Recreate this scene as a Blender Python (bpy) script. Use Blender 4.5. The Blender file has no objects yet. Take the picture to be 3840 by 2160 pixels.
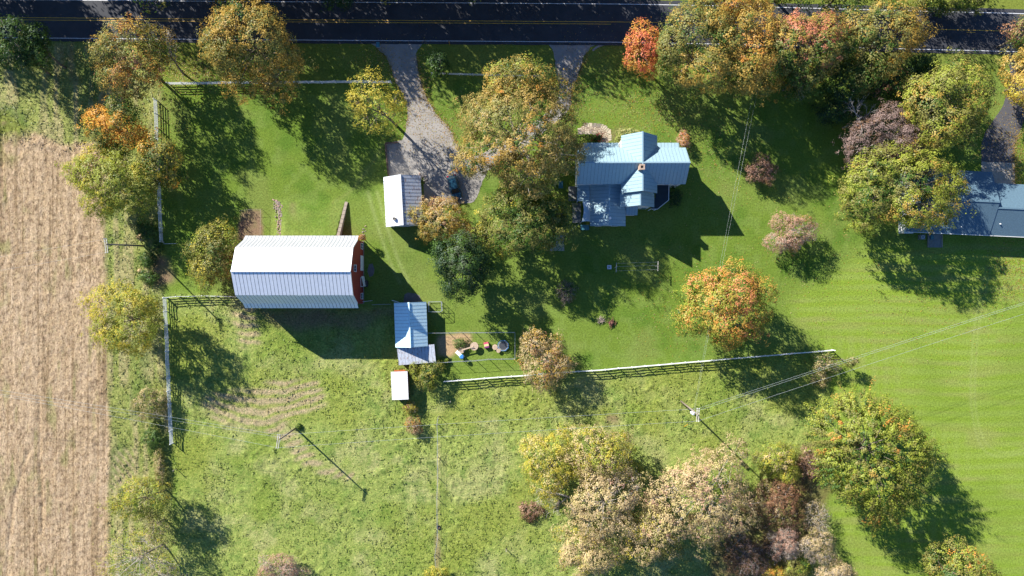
import bpy, math, random
import numpy as np
from mathutils import Vector, Matrix

# ------------------------------------------------------------------ camera, sky, sun, exposure
SC = bpy.context.scene
COL = SC.collection
H = 120.0            # camera height above the ground, metres
PPM = 20.8           # photograph pixels per metre on the ground
cam = bpy.data.cameras.new("camera")
cam.sensor_width = 36.0
cam.lens = 36.0 * PPM * H / 3840.0
cam.clip_start = 1.0
cam.clip_end = 5000.0
cam_ob = bpy.data.objects.new("camera", cam)
cam_ob.location = (0, 0, H)
cam_ob.rotation_euler = (0, 0, 0)
COL.objects.link(cam_ob)
SC.camera = cam_ob

SUN_EL = math.radians(28.0)
SUN_AZ = math.radians(-46.4)       # clockwise from +Y
world = bpy.data.worlds.new("World")
SC.world = world
world.use_nodes = True
wn = world.node_tree
sky = wn.nodes.new("ShaderNodeTexSky")
sky.sky_type = 'NISHITA'
sky.sun_disc = False
sky.sun_elevation = SUN_EL
sky.sun_rotation = SUN_AZ % (2 * math.pi)
sky.altitude = 300.0
sky.air_density = 0.9
sky.dust_density = 0.0
sky.ozone_density = 8.0
bg = wn.nodes["Background"]
bg.inputs[1].default_value = 0.075
wn.links.new(sky.outputs[0], bg.inputs[0])

sun = bpy.data.lights.new("sun", 'SUN')
sun.energy = 5.0
sun.angle = math.radians(0.5)
sun.color = (1.0, 0.95, 0.87)
sun_ob = bpy.data.objects.new("sun", sun)
S = Vector((math.sin(SUN_AZ) * math.cos(SUN_EL), math.cos(SUN_AZ) * math.cos(SUN_EL), math.sin(SUN_EL)))
sun_ob.rotation_euler = S.to_track_quat('Z', 'Y').to_euler()
sun_ob.location = (-60, 60, 90)
COL.objects.link(sun_ob)

SC.view_settings.view_transform = 'Standard'
SC.view_settings.look = 'None'
SC.view_settings.exposure = 1.25
SC.view_settings.gamma = 1.0

random.seed(7)
RNG = np.random.default_rng(11)

# ------------------------------------------------------------------ helpers
def G(px, py, h=0.0):
    """photo pixel -> world point at height h"""
    k = (H - h) / H / PPM
    return Vector(((px - 1920) * k, (1080 - py) * k, h))

def P2(px, py):
    """ground-plan pixel -> metres"""
    return ((px - 1920) / PPM, (1080 - py) / PPM)

def tag(o, label=None, cat=None, group=None, kind=None):
    if label: o["label"] = label
    if cat: o["category"] = cat
    if group: o["group"] = group
    if kind: o["kind"] = kind
    return o

def empty(name, loc, rz=0.0):
    o = bpy.data.objects.new(name, None)
    o.location = loc
    o.rotation_euler = (0, 0, rz)
    o.empty_display_size = 0.2
    COL.objects.link(o)
    return o

def link(name, me, parent=None, loc=None, rot=None):
    o = bpy.data.objects.new(name, me)
    if parent: o.parent = parent
    if loc is not None: o.location = loc
    if rot is not None: o.rotation_euler = rot
    COL.objects.link(o)
    return o

class MB:
    """collects simple shapes into one mesh"""
    def __init__(s): s.v = []; s.f = []
    def add(s, vs, fs):
        n = len(s.v)
        s.v.extend([tuple(p) for p in vs])
        s.f.extend([tuple(i + n for i in f) for f in fs])
        return s
    def box(s, x0, x1, y0, y1, z0, z1):
        return s.add([(x0,y0,z0),(x1,y0,z0),(x1,y1,z0),(x0,y1,z0),(x0,y0,z1),(x1,y0,z1),(x1,y1,z1),(x0,y1,z1)],
                     [(0,3,2,1),(4,5,6,7),(0,1,5,4),(1,2,6,5),(2,3,7,6),(3,0,4,7)])
    def bar(s, a, b, w, t):
        """square bar from a to b"""
        a = Vector(a); b = Vector(b); d = (b - a).normalized()
        up = Vector((0,0,1)) if abs(d.z) < .95 else Vector((1,0,0))
        u = d.cross(up).normalized() * (w/2); v = u.cross(d).normalized() * (t/2)
        vs = [a-u-v, a+u-v, a+u+v, a-u+v, b-u-v, b+u-v, b+u+v, b-u+v]
        return s.add(vs, [(0,3,2,1),(4,5,6,7),(0,1,5,4),(1,2,6,5),(2,3,7,6),(3,0,4,7)])
    def tube(s, pts, rad, n=6, cap=True):
        pts = [Vector(p) for p in pts]
        if not hasattr(rad, '__len__'): rad = [rad] * len(pts)
        base = len(s.v)
        ref = Vector((0.31, 0.17, 0.93))
        for i, p in enumerate(pts):
            d = (pts[min(i+1, len(pts)-1)] - pts[max(i-1, 0)]).normalized()
            r = ref if abs(d.dot(ref)) < .9 else Vector((1, 0, 0))
            u = d.cross(r).normalized(); w = d.cross(u)
            for k in range(n):
                a = 2*math.pi*k/n
                q = p + (u*math.cos(a) + w*math.sin(a)) * rad[i]
                s.v.append((q.x, q.y, q.z))
        for i in range(len(pts)-1):
            for k in range(n):
                a = base+i*n+k; b = base+i*n+(k+1) % n
                s.f.append((a, b, b+n, a+n))
        if cap:
            s.f.append(tuple(base+k for k in range(n))[::-1])
            s.f.append(tuple(base+(len(pts)-1)*n+k for k in range(n)))
        return s
    def disc(s, c, r, z0, z1, n=16, r2=None):
        r2 = r if r2 is None else r2
        cx, cy = c
        vs = [(cx+r*math.cos(2*math.pi*k/n), cy+r*math.sin(2*math.pi*k/n), z0) for k in range(n)]
        vs += [(cx+r2*math.cos(2*math.pi*k/n), cy+r2*math.sin(2*math.pi*k/n), z1) for k in range(n)]
        fs = [tuple(range(n))[::-1], tuple(range(n, 2*n))]
        fs += [(k, (k+1) % n, n+(k+1) % n, n+k) for k in range(n)]
        return s.add(vs, fs)
    def prism(s, poly, z0, z1):
        n = len(poly)
        vs = [(x, y, z0) for x, y in poly] + [(x, y, z1) for x, y in poly]
        fs = [tuple(range(n))[::-1], tuple(range(n, 2*n))]
        fs += [(k, (k+1) % n, n+(k+1) % n, n+k) for k in range(n)]
        return s.add(vs, fs)
    def mesh(s, name, mat, smooth=False):
        me = bpy.data.meshes.new(name)
        me.from_pydata(s.v, [], s.f)
        me.materials.append(mat)
        if smooth:
            me.polygons.foreach_set("use_smooth", [True]*len(me.polygons))
        me.update()
        return me
    def build(s, name, mat, parent=None, loc=None, rot=None, smooth=False):
        return link(name, s.mesh(name, mat, smooth), parent, loc, rot)

def np_mesh(name, V, F, mat, attrs=None, smooth=False):
    """V (n,3) float, F (m,k) int, attrs {name: (n,3)} point colours"""
    me = bpy.data.meshes.new(name)
    nv, nf, k = len(V), len(F), F.shape[1]
    me.vertices.add(nv)
    me.vertices.foreach_set("co", V.astype(np.float32).ravel())
    me.loops.add(nf*k)
    me.loops.foreach_set("vertex_index", F.astype(np.int32).ravel())
    me.polygons.add(nf)
    me.polygons.foreach_set("loop_start", (np.arange(nf)*k).astype(np.int32))
    me.polygons.foreach_set("loop_total", np.full(nf, k, np.int32))
    if smooth: me.polygons.foreach_set("use_smooth", np.ones(nf, bool))
    me.update(calc_edges=True)
    for an, A in (attrs or {}).items():
        at = me.attributes.new(an, 'FLOAT_COLOR', 'POINT')
        at.data.foreach_set("color", np.concatenate([A, np.ones((nv, 1))], 1).astype(np.float32).ravel())
    me.materials.append(mat)
    return me

def clip(poly, a, b, c):
    """keep a*x+b*y<=c"""
    out = []
    n = len(poly)
    for i in range(n):
        p, q = poly[i], poly[(i+1) % n]
        dp = a*p[0]+b*p[1]-c; dq = a*q[0]+b*q[1]-c
        if dp <= 0: out.append(p)
        if (dp < 0 < dq) or (dq < 0 < dp):
            t = dp/(dp-dq)
            out.append((p[0]+(q[0]-p[0])*t, p[1]+(q[1]-p[1])*t))
    return out

def area(poly):
    return abs(sum(poly[i][0]*poly[(i+1) % len(poly)][1]-poly[(i+1) % len(poly)][0]*poly[i][1] for i in range(len(poly))))/2 if len(poly) > 2 else 0

def spline(pts, n=14):
    out = []
    p = [Vector(q).to_2d() for q in pts]
    p = [p[0]*2-p[1]]+p+[p[-1]*2-p[-2]]
    for i in range(1, len(p)-2):
        for k in range(n):
            t = k/n
            a, b, c, d = p[i-1], p[i], p[i+1], p[i+2]
            out.append(.5*((2*b)+(-a+c)*t+(2*a-5*b+4*c-d)*t*t+(-a+3*b-3*c+d)*t**3))
    out.append(p[-2])
    return out
# value noise
_LAT = RNG.random((16, 256, 256))
def vn(x, y, s, seed=0):
    L = _LAT[seed % 16]
    x = x/s+seed*37.3; y = y/s+seed*91.7
    xi = np.floor(x).astype(int); yi = np.floor(y).astype(int)
    fx = x-xi; fy = y-yi
    fx = fx*fx*(3-2*fx); fy = fy*fy*(3-2*fy)
    a = L[xi % 256, yi % 256]; b = L[(xi+1) % 256, yi % 256]
    c = L[xi % 256, (yi+1) % 256]; d = L[(xi+1) % 256, (yi+1) % 256]
    return (a*(1-fx)+b*fx)*(1-fy)+(c*(1-fx)+d*fx)*fy
def fbm(x, y, s, seed=0, o=4):
    r = 0; w = 1; t = 0
    for i in range(o):
        r = r+w*vn(x, y, s/2**i, seed+i); t += w; w *= .55
    return r/t
def inpoly(x, y, pts):
    c = np.zeros(x.shape, bool)
    n = len(pts)
    for i in range(n):
        x1, y1 = pts[i]; x2, y2 = pts[(i+1) % n]
        if y1 == y2: continue
        m = ((y1 > y) != (y2 > y)) & (x < (x2-x1)*(y-y1)/(y2-y1)+x1)
        c ^= m
    return c

# ------------------------------------------------------------------ materials
def new_mat(name):
    m = bpy.data.materials.new(name); m.use_nodes = True
    return m, m.node_tree, m.node_tree.nodes["Principled BSDF"]

def mat(name, col, rough=.7, metal=0.0, var=.25, scale=1.5, bump=.0, bscale=20, col2=None, spec=.4, stretch=None):
    m, nt, b = new_mat(name)
    tc = nt.nodes.new("ShaderNodeTexCoord")
    src = tc.outputs["Object"]
    if stretch:
        mp = nt.nodes.new("ShaderNodeMapping"); mp.inputs["Scale"].default_value = stretch
        nt.links.new(src, mp.inputs[0]); src = mp.outputs[0]
    nz = nt.nodes.new("ShaderNodeTexNoise"); nz.inputs["Scale"].default_value = scale; nz.inputs["Detail"].default_value = 6
    nz.inputs["Roughness"].default_value = .65
    nt.links.new(src, nz.inputs["Vector"])
    rp = nt.nodes.new("ShaderNodeValToRGB")
    c2 = col2 or tuple(c*(1-var) for c in col)
    c1 = col if col2 else tuple(min(1, c*(1+var*.6)) for c in col)
    rp.color_ramp.elements[0].position = .32; rp.color_ramp.elements[1].position = .68
    rp.color_ramp.elements[0].color = (*c2, 1); rp.color_ramp.elements[1].color = (*c1, 1)
    nt.links.new(nz.outputs["Fac"], rp.inputs[0])
    nt.links.new(rp.outputs[0], b.inputs["Base Color"])
    b.inputs["Roughness"].default_value = rough
    b.inputs["Metallic"].default_value = metal
    b.inputs["Specular IOR Level"].default_value = spec
    if bump:
        n2 = nt.nodes.new("ShaderNodeTexNoise"); n2.inputs["Scale"].default_value = bscale; n2.inputs["Detail"].default_value = 4
        nt.links.new(src, n2.inputs["Vector"])
        bp = nt.nodes.new("ShaderNodeBump"); bp.inputs["Strength"].default_value = bump; bp.inputs["Distance"].default_value = .05
        nt.links.new(n2.outputs["Fac"], bp.inputs["Height"]); nt.links.new(bp.outputs[0], b.inputs["Normal"])
    return m

def leaf_mat():
    m, nt, b = new_mat("foliage")
    at = nt.nodes.new("ShaderNodeAttribute"); at.attribute_name = "col"
    nt.nodes.remove(b)
    d = nt.nodes.new("ShaderNodeBsdfDiffuse"); t = nt.nodes.new("ShaderNodeBsdfTranslucent")
    g = nt.nodes.new("ShaderNodeBsdfGlossy"); g.inputs["Roughness"].default_value = .45; g.inputs["Color"].default_value = (.9, .95, 1, 1)
    mx = nt.nodes.new("ShaderNodeMixShader"); mx.inputs[0].default_value = .36
    m2 = nt.nodes.new("ShaderNodeMixShader"); m2.inputs[0].default_value = .012
    out = nt.nodes["Material Output"]
    nt.links.new(at.outputs["Color"], d.inputs[0]); nt.links.new(at.outputs["Color"], t.inputs[0])
    nt.links.new(d.outputs[0], mx.inputs[1]); nt.links.new(t.outputs[0], mx.inputs[2])
    nt.links.new(mx.outputs[0], m2.inputs[1]); nt.links.new(g.outputs[0], m2.inputs[2])
    nt.links.new(m2.outputs[0], out.inputs[0])
    return m

def ground_mat():
    m, nt, b = new_mat("ground_cover")
    at = nt.nodes.new("ShaderNodeAttribute"); at.attribute_name = "col"
    par = nt.nodes.new("ShaderNodeAttribute"); par.attribute_name = "par"    # R roughness of relief, G row direction
    tc = nt.nodes.new("ShaderNodeTexCoord")
    n1 = nt.nodes.new("ShaderNodeTexNoise"); n1.inputs["Scale"].default_value = 3.2; n1.inputs["Detail"].default_value = 5; n1.inputs["Roughness"].default_value = .7
    n2 = nt.nodes.new("ShaderNodeTexNoise"); n2.inputs["Scale"].default_value = 9; n2.inputs["Detail"].default_value = 3
    for n in (n1, n2): nt.links.new(tc.outputs["Object"], n.inputs["Vector"])
    hs = nt.nodes.new("ShaderNodeMapRange"); hs.inputs[1].default_value = .25; hs.inputs[2].default_value = .75
    hs.inputs[3].default_value = .55; hs.inputs[4].default_value = 1.45
    nt.links.new(n1.outputs["Fac"], hs.inputs[0])
    mul = nt.nodes.new("ShaderNodeMix"); mul.data_type = 'RGBA'; mul.blend_type = 'MULTIPLY'; mul.inputs[0].default_value = 1
    nt.links.new(at.outputs["Color"], mul.inputs[6]); nt.links.new(hs.outputs[0], mul.inputs[7])
    sp = nt.nodes.new("ShaderNodeSeparateColor"); nt.links.new(par.outputs["Color"], sp.inputs[0])
    def flecks(src, weight, vec_scale, scale, lo, hi, colr, detail=2.0, mode='MULTIPLY'):
        mp = nt.nodes.new("ShaderNodeMapping"); mp.inputs["Scale"].default_value = vec_scale
        nt.links.new(tc.outputs["Object"], mp.inputs[0])
        nz = nt.nodes.new("ShaderNodeTexNoise"); nz.inputs["Scale"].default_value = scale; nz.inputs["Detail"].default_value = detail
        nt.links.new(mp.outputs[0], nz.inputs["Vector"])
        mr_ = nt.nodes.new("ShaderNodeMapRange"); mr_.inputs[1].default_value = lo; mr_.inputs[2].default_value = hi
        nt.links.new(nz.outputs["Fac"], mr_.inputs[0])
        ml = nt.nodes.new("ShaderNodeMath"); ml.operation = 'MULTIPLY'
        nt.links.new(mr_.outputs[0], ml.inputs[0]); nt.links.new(weight, ml.inputs[1])
        mx = nt.nodes.new("ShaderNodeMix"); mx.data_type = 'RGBA'; mx.blend_type = mode
        nt.links.new(ml.outputs[0], mx.inputs[0]); nt.links.new(src, mx.inputs[6]); mx.inputs[7].default_value = (*colr, 1)
        return mx.outputs[2], nz.outputs["Fac"]
    colour, f1 = flecks(mul.outputs[2], sp.outputs[1], (1, .45, 1), 3.4, .52, .64, (.60, .58, .56))
    colour, f2 = flecks(colour, sp.outputs[1], (1, .3, 1), 4.5, .58, .68, (1.22, 1.22, 1.22))
    colour, f3 = flecks(colour, sp.outputs[1], (1.6, .03, 1), 1.0, .56, .66, (.72, .70, .66))
    colour, f4 = flecks(colour, sp.outputs[2], (1, 1, 1), 2.6, .54, .64, (.64, .76, .64), 3)
    colour, f5 = flecks(colour, sp.outputs[2], (1, 1, 1), 3.3, .58, .68, (1.5, 1.35, 1.5), 3)
    # hue jitter
    hv = nt.nodes.new("ShaderNodeHueSaturation")
    mr = nt.nodes.new("ShaderNodeMapRange"); mr.inputs[1].default_value = .3; mr.inputs[2].default_value = .7; mr.inputs[3].default_value = .48; mr.inputs[4].default_value = .52
    nt.links.new(n2.outputs["Fac"], mr.inputs[0]); nt.links.new(mr.outputs[0], hv.inputs["Hue"])
    nt.links.new(colour, hv.inputs["Color"]); nt.links.new(hv.outputs[0], b.inputs["Base Color"])
    b.inputs["Roughness"].default_value = .95; b.inputs["Specular IOR Level"].default_value = .02
    ad = nt.nodes.new("ShaderNodeMath"); ad.operation = 'ADD'
    nt.links.new(n1.outputs["Fac"], ad.inputs[0]); nt.links.new(n2.outputs["Fac"], ad.inputs[1])
    bp = nt.nodes.new("ShaderNodeBump"); bp.inputs["Distance"].default_value = .12
    nt.links.new(sp.outputs[0], bp.inputs["Strength"])
    nt.links.new(ad.outputs[0], bp.inputs["Height"]); nt.links.new(bp.outputs[0], b.inputs["Normal"])
    return m

M_LEAF = leaf_mat()
M_GROUND = ground_mat()
M_BARK = mat("bark", (.16, .13, .10), .9, var=.4, scale=6, bump=.6, bscale=25)
M_BARKPALE = mat("pale_bark", (.42, .38, .33), .9, var=.3, scale=6, bump=.4, bscale=25)
M_ASPH = mat("asphalt", (.042, .044, .052), .85, var=.25, scale=.35, bump=.3, bscale=30)
M_ASPH2 = mat("new_asphalt", (.085, .083, .09), .85, var=.15, scale=.8, bump=.3, bscale=30)
M_GRAVEL = mat("worn_driveway", (.30, .28, .255), .9, var=.18, scale=.5, bump=.5, bscale=18)
M_CONC = mat("concrete", (.34, .31, .26), .85, var=.2, scale=1.2, bump=.2, bscale=25)
M_DARKCONC = mat("damp_concrete", (.16, .15, .14), .85, var=.25, scale=1.2, bump=.2)
M_WHITELINE = mat("white_road_paint", (.72, .73, .75), .6, var=.25, scale=3)
M_YELLINE = mat("yellow_road_paint", (.62, .36, .04), .6, var=.25, scale=3)
M_VINYL = mat("white_vinyl", (.74, .76, .80), .4, var=.06, scale=2)
M_WHITE = mat("white_paint", (.78, .78, .77), .5, var=.06, scale=2)
M_BARNROOF = mat("barn_roof_metal", (.76, .79, .83), .5, .25, var=.05, scale=1.4, bump=.12, bscale=3, spec=.4)
M_BARNDIM = mat("barn_roof_metal_dimmed", (.42, .435, .45), .5, .1, var=.10, scale=1.2, bump=.12, bscale=3)  # same roof metal, greyed to paint in the steep north slope's weaker sun reflection
M_HOUSEROOF = mat("grey_roof_metal", (.275, .40, .455), .40, .1, var=.07, scale=2.0, bump=.1, bscale=4, spec=.6)
M_OLDROOF = mat("weathered_roof_metal", (.66, .88, .92), .45, .05, var=.08, scale=2.5, bump=.2, bscale=6)
M_DECK = mat("roof_seam_shadow_gap", (.06, .08, .11), .8, var=.2)
M_SHINGLE = mat("grey_shingles", (.10, .17, .22), .75, var=.2, scale=5, bump=.4, bscale=14)
M_RED = mat("red_barn_boards", (.30, .035, .025), .75, var=.25, scale=2.5, stretch=(8, 8, .6), bump=.2)
M_REDBROWN = mat("red_brown_boards", (.22, .06, .035), .8, var=.3, scale=2.5)
M_ORANGEBOARD = mat("orange_board", (.45, .12, .03), .8, var=.2)
M_SIDING = mat("white_siding", (.74, .74, .73), .6, var=.05, scale=2)
M_GLASS = mat("window_glass", (.02, .03, .04), .08, var=.1, spec=.8)
M_WOOD = mat("weathered_wood", (.30, .25, .20), .85, var=.3, scale=3, stretch=(1, 6, 6), bump=.3)
M_PALEWOOD = mat("pale_wood", (.50, .38, .27), .8, var=.2, scale=4, bump=.2)
M_DECKWOOD = mat("grey_deck_wood", (.20, .21, .20), .8, var=.25, scale=2)
M_TIMBER = mat("brown_timber", (.17, .11, .08), .85, var=.3, scale=4)
M_BRICK = mat("tan_brick", (.42, .30, .22), .85, var=.2, scale=8)
M_BLACK = mat("black_rubber", (.02, .02, .022), .7, var=.3)
M_GALV = mat("galvanised_steel", (.42, .46, .48), .4, .5, var=.1)
M_STONE = mat("field_stone", (.27, .23, .19), .85, var=.3, scale=3, bump=.3)
M_FLAG = mat("tan_flagstone", (.50, .43, .32), .85, var=.2, scale=2.5, bump=.2)
M_PINKSTONE = mat("pink_stone", (.42, .28, .22), .85, var=.3, scale=3)
M_SOIL = mat("bare_soil", (.25, .165, .10), .95, var=.3, scale=1.5, bump=.6, bscale=10)
M_SAND = mat("sandy_soil", (.40, .27, .15), .95, var=.2, scale=2, bump=.4, bscale=10)
M_DKSOIL = mat("dark_soil", (.12, .085, .06), .95, var=.3, scale=1.5, bump=.6, bscale=10)
M_POLE = mat("pole_wood", (.22, .18, .14), .85, var=.25, scale=3)
M_ARM = mat("crossarm_wood", (.50, .46, .40), .85, var=.2, scale=3)
M_WIRE = mat("grey_wire", (.42, .45, .45), .4, .2, var=.05)
M_CERAM = mat("white_ceramic", (.75, .76, .78), .3, var=.05)
M_CAR = mat("dark_teal_car_paint", (.018, .065, .10), .18, .3, var=.1, spec=.8)
M_CARTRIM = mat("maroon_trim", (.10, .02, .03), .4, var=.1)
M_TAIL = mat("red_lamp", (.45, .01, .03), .25, var=.1)
M_LAMP = mat("clear_lamp", (.6, .62, .65), .15, var=.1)
M_RIM = mat("alloy_rim", (.5, .5, .52), .3, .7, var=.1)
M_BLUE = mat("blue_plastic", (.05, .22, .55), .35, var=.1)
M_TEAL = mat("teal_paint", (.06, .20, .24), .5, var=.15)
M_PINK = mat("pink_plastic", (.65, .08, .16), .4, var=.1)
M_CREAM = mat("cream_plastic", (.70, .52, .25), .4, var=.1)
M_PURPLE = mat("purple_plastic", (.20, .04, .16), .4, var=.1)
M_TRAMP = mat("dark_trampoline_mat", (.05, .055, .065), .6, var=.15)
M_STRAW = mat("straw", (.48, .34, .18), .9, var=.2, scale=6, bump=.6)
M_STICK = mat("dry_sticks", (.34, .27, .22), .9, var=.3)
M_RUSTPILE = mat("brown_brush_pile", (.16, .07, .05), .9, var=.4, scale=8, bump=.8)
M_YELPOST = mat("yellow_marker", (.70, .38, .02), .5, var=.1)
M_NAVY = mat("dark_membrane", (.02, .032, .045), .7, var=.2)
M_SAIL = mat("pale_shade_cloth", (.55, .66, .72), .8, var=.08)

def rust_mat():
    """weathered sheet metal with rust streaks that run down the sheet"""
    m = mat("rust_streaked_metal", (.50, .54, .60), .55, .0, var=.12, scale=2.5, bump=.15, bscale=6)
    nt = m.node_tree; b = nt.nodes["Principled BSDF"]
    old = b.inputs["Base Color"].links[0].from_socket
    tc = nt.nodes.new("ShaderNodeTexCoord")
    mp = nt.nodes.new("ShaderNodeMapping"); mp.inputs["Scale"].default_value = (5, 1.0, 1)
    nt.links.new(tc.outputs["Object"], mp.inputs[0])
    nz = nt.nodes.new("ShaderNodeTexNoise"); nz.inputs["Scale"].default_value = 1.3; nz.inputs["Detail"].default_value = 5
    nt.links.new(mp.outputs[0], nz.inputs["Vector"])
    rp = nt.nodes.new("ShaderNodeValToRGB"); rp.color_ramp.elements[0].position = .56; rp.color_ramp.elements[1].position = .70
    nt.links.new(nz.outputs["Fac"], rp.inputs[0])
    mx = nt.nodes.new("ShaderNodeMix"); mx.data_type = 'RGBA'
    nt.links.new(rp.outputs[0], mx.inputs[0]); nt.links.new(old, mx.inputs[6]); mx.inputs[7].default_value = (.26, .12, .06, 1)
    nt.links.new(mx.outputs[2], b.inputs["Base Color"])
    return m
M_RUST = rust_mat()

# ------------------------------------------------------------------ ground
STEP = .25
gx = np.arange(-96, 96.01, STEP); gy = np.arange(-55, 57.01, STEP)
X, Y = np.meshgrid(gx, gy, indexing='ij')
U = 1920+X*PPM; V_ = 1080-Y*PPM           # plan pixels
wob = 26
Uw = U+(fbm(X, Y, 5, 1)-.5)*wob*2; Vw = V_+(fbm(X, Y, 5, 5)-.5)*wob*2
def blur(A, k):
    A = A.astype(float)
    for _ in range(k):
        A = (A+np.roll(A, 1, 0)+np.roll(A, -1, 0)+np.roll(A, 1, 1)+np.roll(A, -1, 1))/5
    return A
def region(pts, soft=4, ragged=1.0):
    return blur(inpoly(U+(Uw-U)*ragged, V_+(Vw-V_)*ragged, pts), soft)

R_field = region([(-400,425),(40,430),(110,490),(230,545),(350,530),(400,600),(398,1000),(410,1500),(418,2400),(-400,2400)], 3, .45)
R_strip = region([(-400,150),(500,165),(600,320),(590,560),(600,930),(608,1110),(620,1440),(640,1680),(655,2400),(405,2400),(395,600),(-400,470)], 6, .7)
R_past = region([(612,1112),(760,1100),(905,1108),(960,1150),(1400,1146),(1490,1150),(1500,1375),(1640,1440),(1920,1416),(2270,1391),(2576,1364),(2880,1339),(3126,1318),(3108,1440),(3098,1560),(3060,1700),(3080,1860),(3120,2000),(3250,2400),(655,2400),(640,1680),(622,1440)], 5, .35)
R_mead = region([(2940,1150),(3250,930),(4300,860),(4300,2600),(3250,2400),(3100,1900),(3105,1500),(3060,1300)], 60, 2.0)
R_straw = region([(760,1490),(900,1450),(1190,1420),(1210,1500),(1060,1585),(1100,1640),(1190,1720),(1340,1780),(1330,1800),(1180,1765),(1060,1690),(985,1610),(820,1590)], 8, 1.2)
R_straw = np.maximum(R_straw, .8*region([(870,1165),(960,1165),(990,1300),(900,1310)], 8, 1.5))
R_straw = np.maximum(R_straw, .7*region([(420,1690),(500,1690),(505,1850),(420,1850)], 8, 1.2))
R_soil = region([(905,790),(984,788),(986,900),(890,900)], 2, .25)
R_soil = np.maximum(R_soil, .7*region([(960,1155),(1490,1155),(1490,1195),(1250,1235),(1060,1230)], 14, 2))
R_soil = np.maximum(R_soil, .9*region([(555,960),(640,985),(655,1070),(580,1075)], 8, 1.2))
R_soil = np.maximum(R_soil, .8*region([(2275,1560),(2315,1560),(2315,1590),(2275,1590)], 3, .4))
R_soil = np.maximum(R_soil, .8*region([(2235,1585),(2252,1585),(2250,1605),(2235,1602)], 3, .4))
R_soil = np.maximum(R_soil, .7*region([(1632,2000),(1650,2000),(1650,2160),(1630,2160)], 4, .3))
R_soil = np.maximum(R_soil, .6*region([(2285,490),(2345,470),(2350,530),(2290,535)], 6, .5))
R_soil = np.maximum(R_soil, .55*region([(1090,760),(1110,760),(1108,805),(1095,805)], 6, .8))
R_sand = region([(1642,1256),(1765,1250),(1768,1290),(1700,1330),(1690,1342),(1640,1335)], 4, .5)
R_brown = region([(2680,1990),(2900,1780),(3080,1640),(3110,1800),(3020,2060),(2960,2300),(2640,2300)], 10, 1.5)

def mixc(A, c, w):
    return A*(1-w[..., None])+np.asarray(c)*w[..., None]
n_big = fbm(X, Y, 16, 2); n_mid = fbm(X, Y, 4.5, 3); n_sm = fbm(X, Y, 1.3, 6, 3); n_col = fbm(X, Y, 9, 9)
C = np.ones(X.shape+(3,))*np.array((.125, .190, .028))
C = mixc(C, (.16, .215, .045), np.clip((n_big-.42)*3.2, 0, 1)*.8)
C = mixc(C, (.060, .135, .018), np.clip((n_mid-.52)*4, 0, 1)*.55)
C = mixc(C, (.17, .20, .055), np.clip((fbm(X, Y, 7, 12)-.54)*6, 0, 1)*.5)
C = mixc(C, (.16, .225, .05), np.clip((fbm(X, Y, 1.6, 8, 3)-.5)*5, 0, 1)*.5)
# yellowish lawn along the road
C = mixc(C, (.18, .19, .035), np.clip((330-V_)/150, 0, 1)*.55)
# meadow, mown in straight passes
stripe = np.clip(.5+.5*np.sin(Y*2*math.pi/1.9+2.5*vn(X, Y, 14, 4))+.9*(vn(X/9, Y, .7, 12)-.5), 0, 1)
stripe2 = .5+.5*np.sin(X*2*math.pi/2.1+1.2*vn(X, Y, 16, 7))
zone = np.clip((fbm(X, Y, 22, 8)-.56)*8, 0, 1)*.6
MC = np.ones(X.shape+(3,))*np.array((.185, .265, .032))
MC = mixc(MC, (.245, .30, .085), stripe*(1-zone)*.4+stripe2*zone*.5)
MC = mixc(MC, (.23, .23, .075), np.clip((vn(X/7, Y, .8, 10)-.55)*4, 0, 1)*.45)
MC = mixc(MC, (.15, .225, .030), np.clip((n_col-.52)*5, 0, 1)*.5)
C = C*(1-R_mead[..., None])+MC*R_mead[..., None]
# pasture
PC = np.ones(X.shape+(3,))*np.array((.245, .295, .075))
PC = mixc(PC, (.32, .325, .13), np.clip((n_mid-.47)*5, 0, 1)*.7)
PC = mixc(PC, (.115, .19, .04), np.clip((n_sm-.55)*5, 0, 1)*.6)
PC = mixc(PC, (.15, .215, .03), np.clip((n_col-.5)*5, 0, 1)*.6)
PC = mixc(PC, (.22, .26, .05), np.clip((fbm(X, Y, 11, 14)-.55)*7, 0, 1)*.8)
C = C*(1-R_past[..., None])+PC*R_past[..., None]
# rough strip beside the field, drilled in rows that run up and down
rows = vn(X, Y/9, .9, 11)
TC = np.ones(X.shape+(3,))*np.array((.235, .26, .075))
TC = mixc(TC, (.36, .30, .16), np.clip((rows-.45)*4, 0, 1)*.6)
TC = mixc(TC, (.085, .15, .03), np.clip((n_mid-.5)*5, 0, 1)*.6)
C = C*(1-R_strip[..., None])+TC*R_strip[..., None]
arc = .5+.5*np.sin((V_+(U-1000)**2/900+60*(fbm(X, Y, 8, 6)-.5))*2*math.pi/34)
C = mixc(C, (.37, .30, .17), np.clip(R_straw*(arc*1.3+.6*n_sm-.2), 0, 1)*.95)
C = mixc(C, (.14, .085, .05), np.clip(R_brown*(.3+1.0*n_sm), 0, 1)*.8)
C = mixc(C, (.22, .15, .095), np.clip(R_soil*(.6+.7*n_sm), 0, 1))
C = mixc(C, (.40, .28, .155), np.clip(R_sand*1.1, 0, 1))
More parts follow.
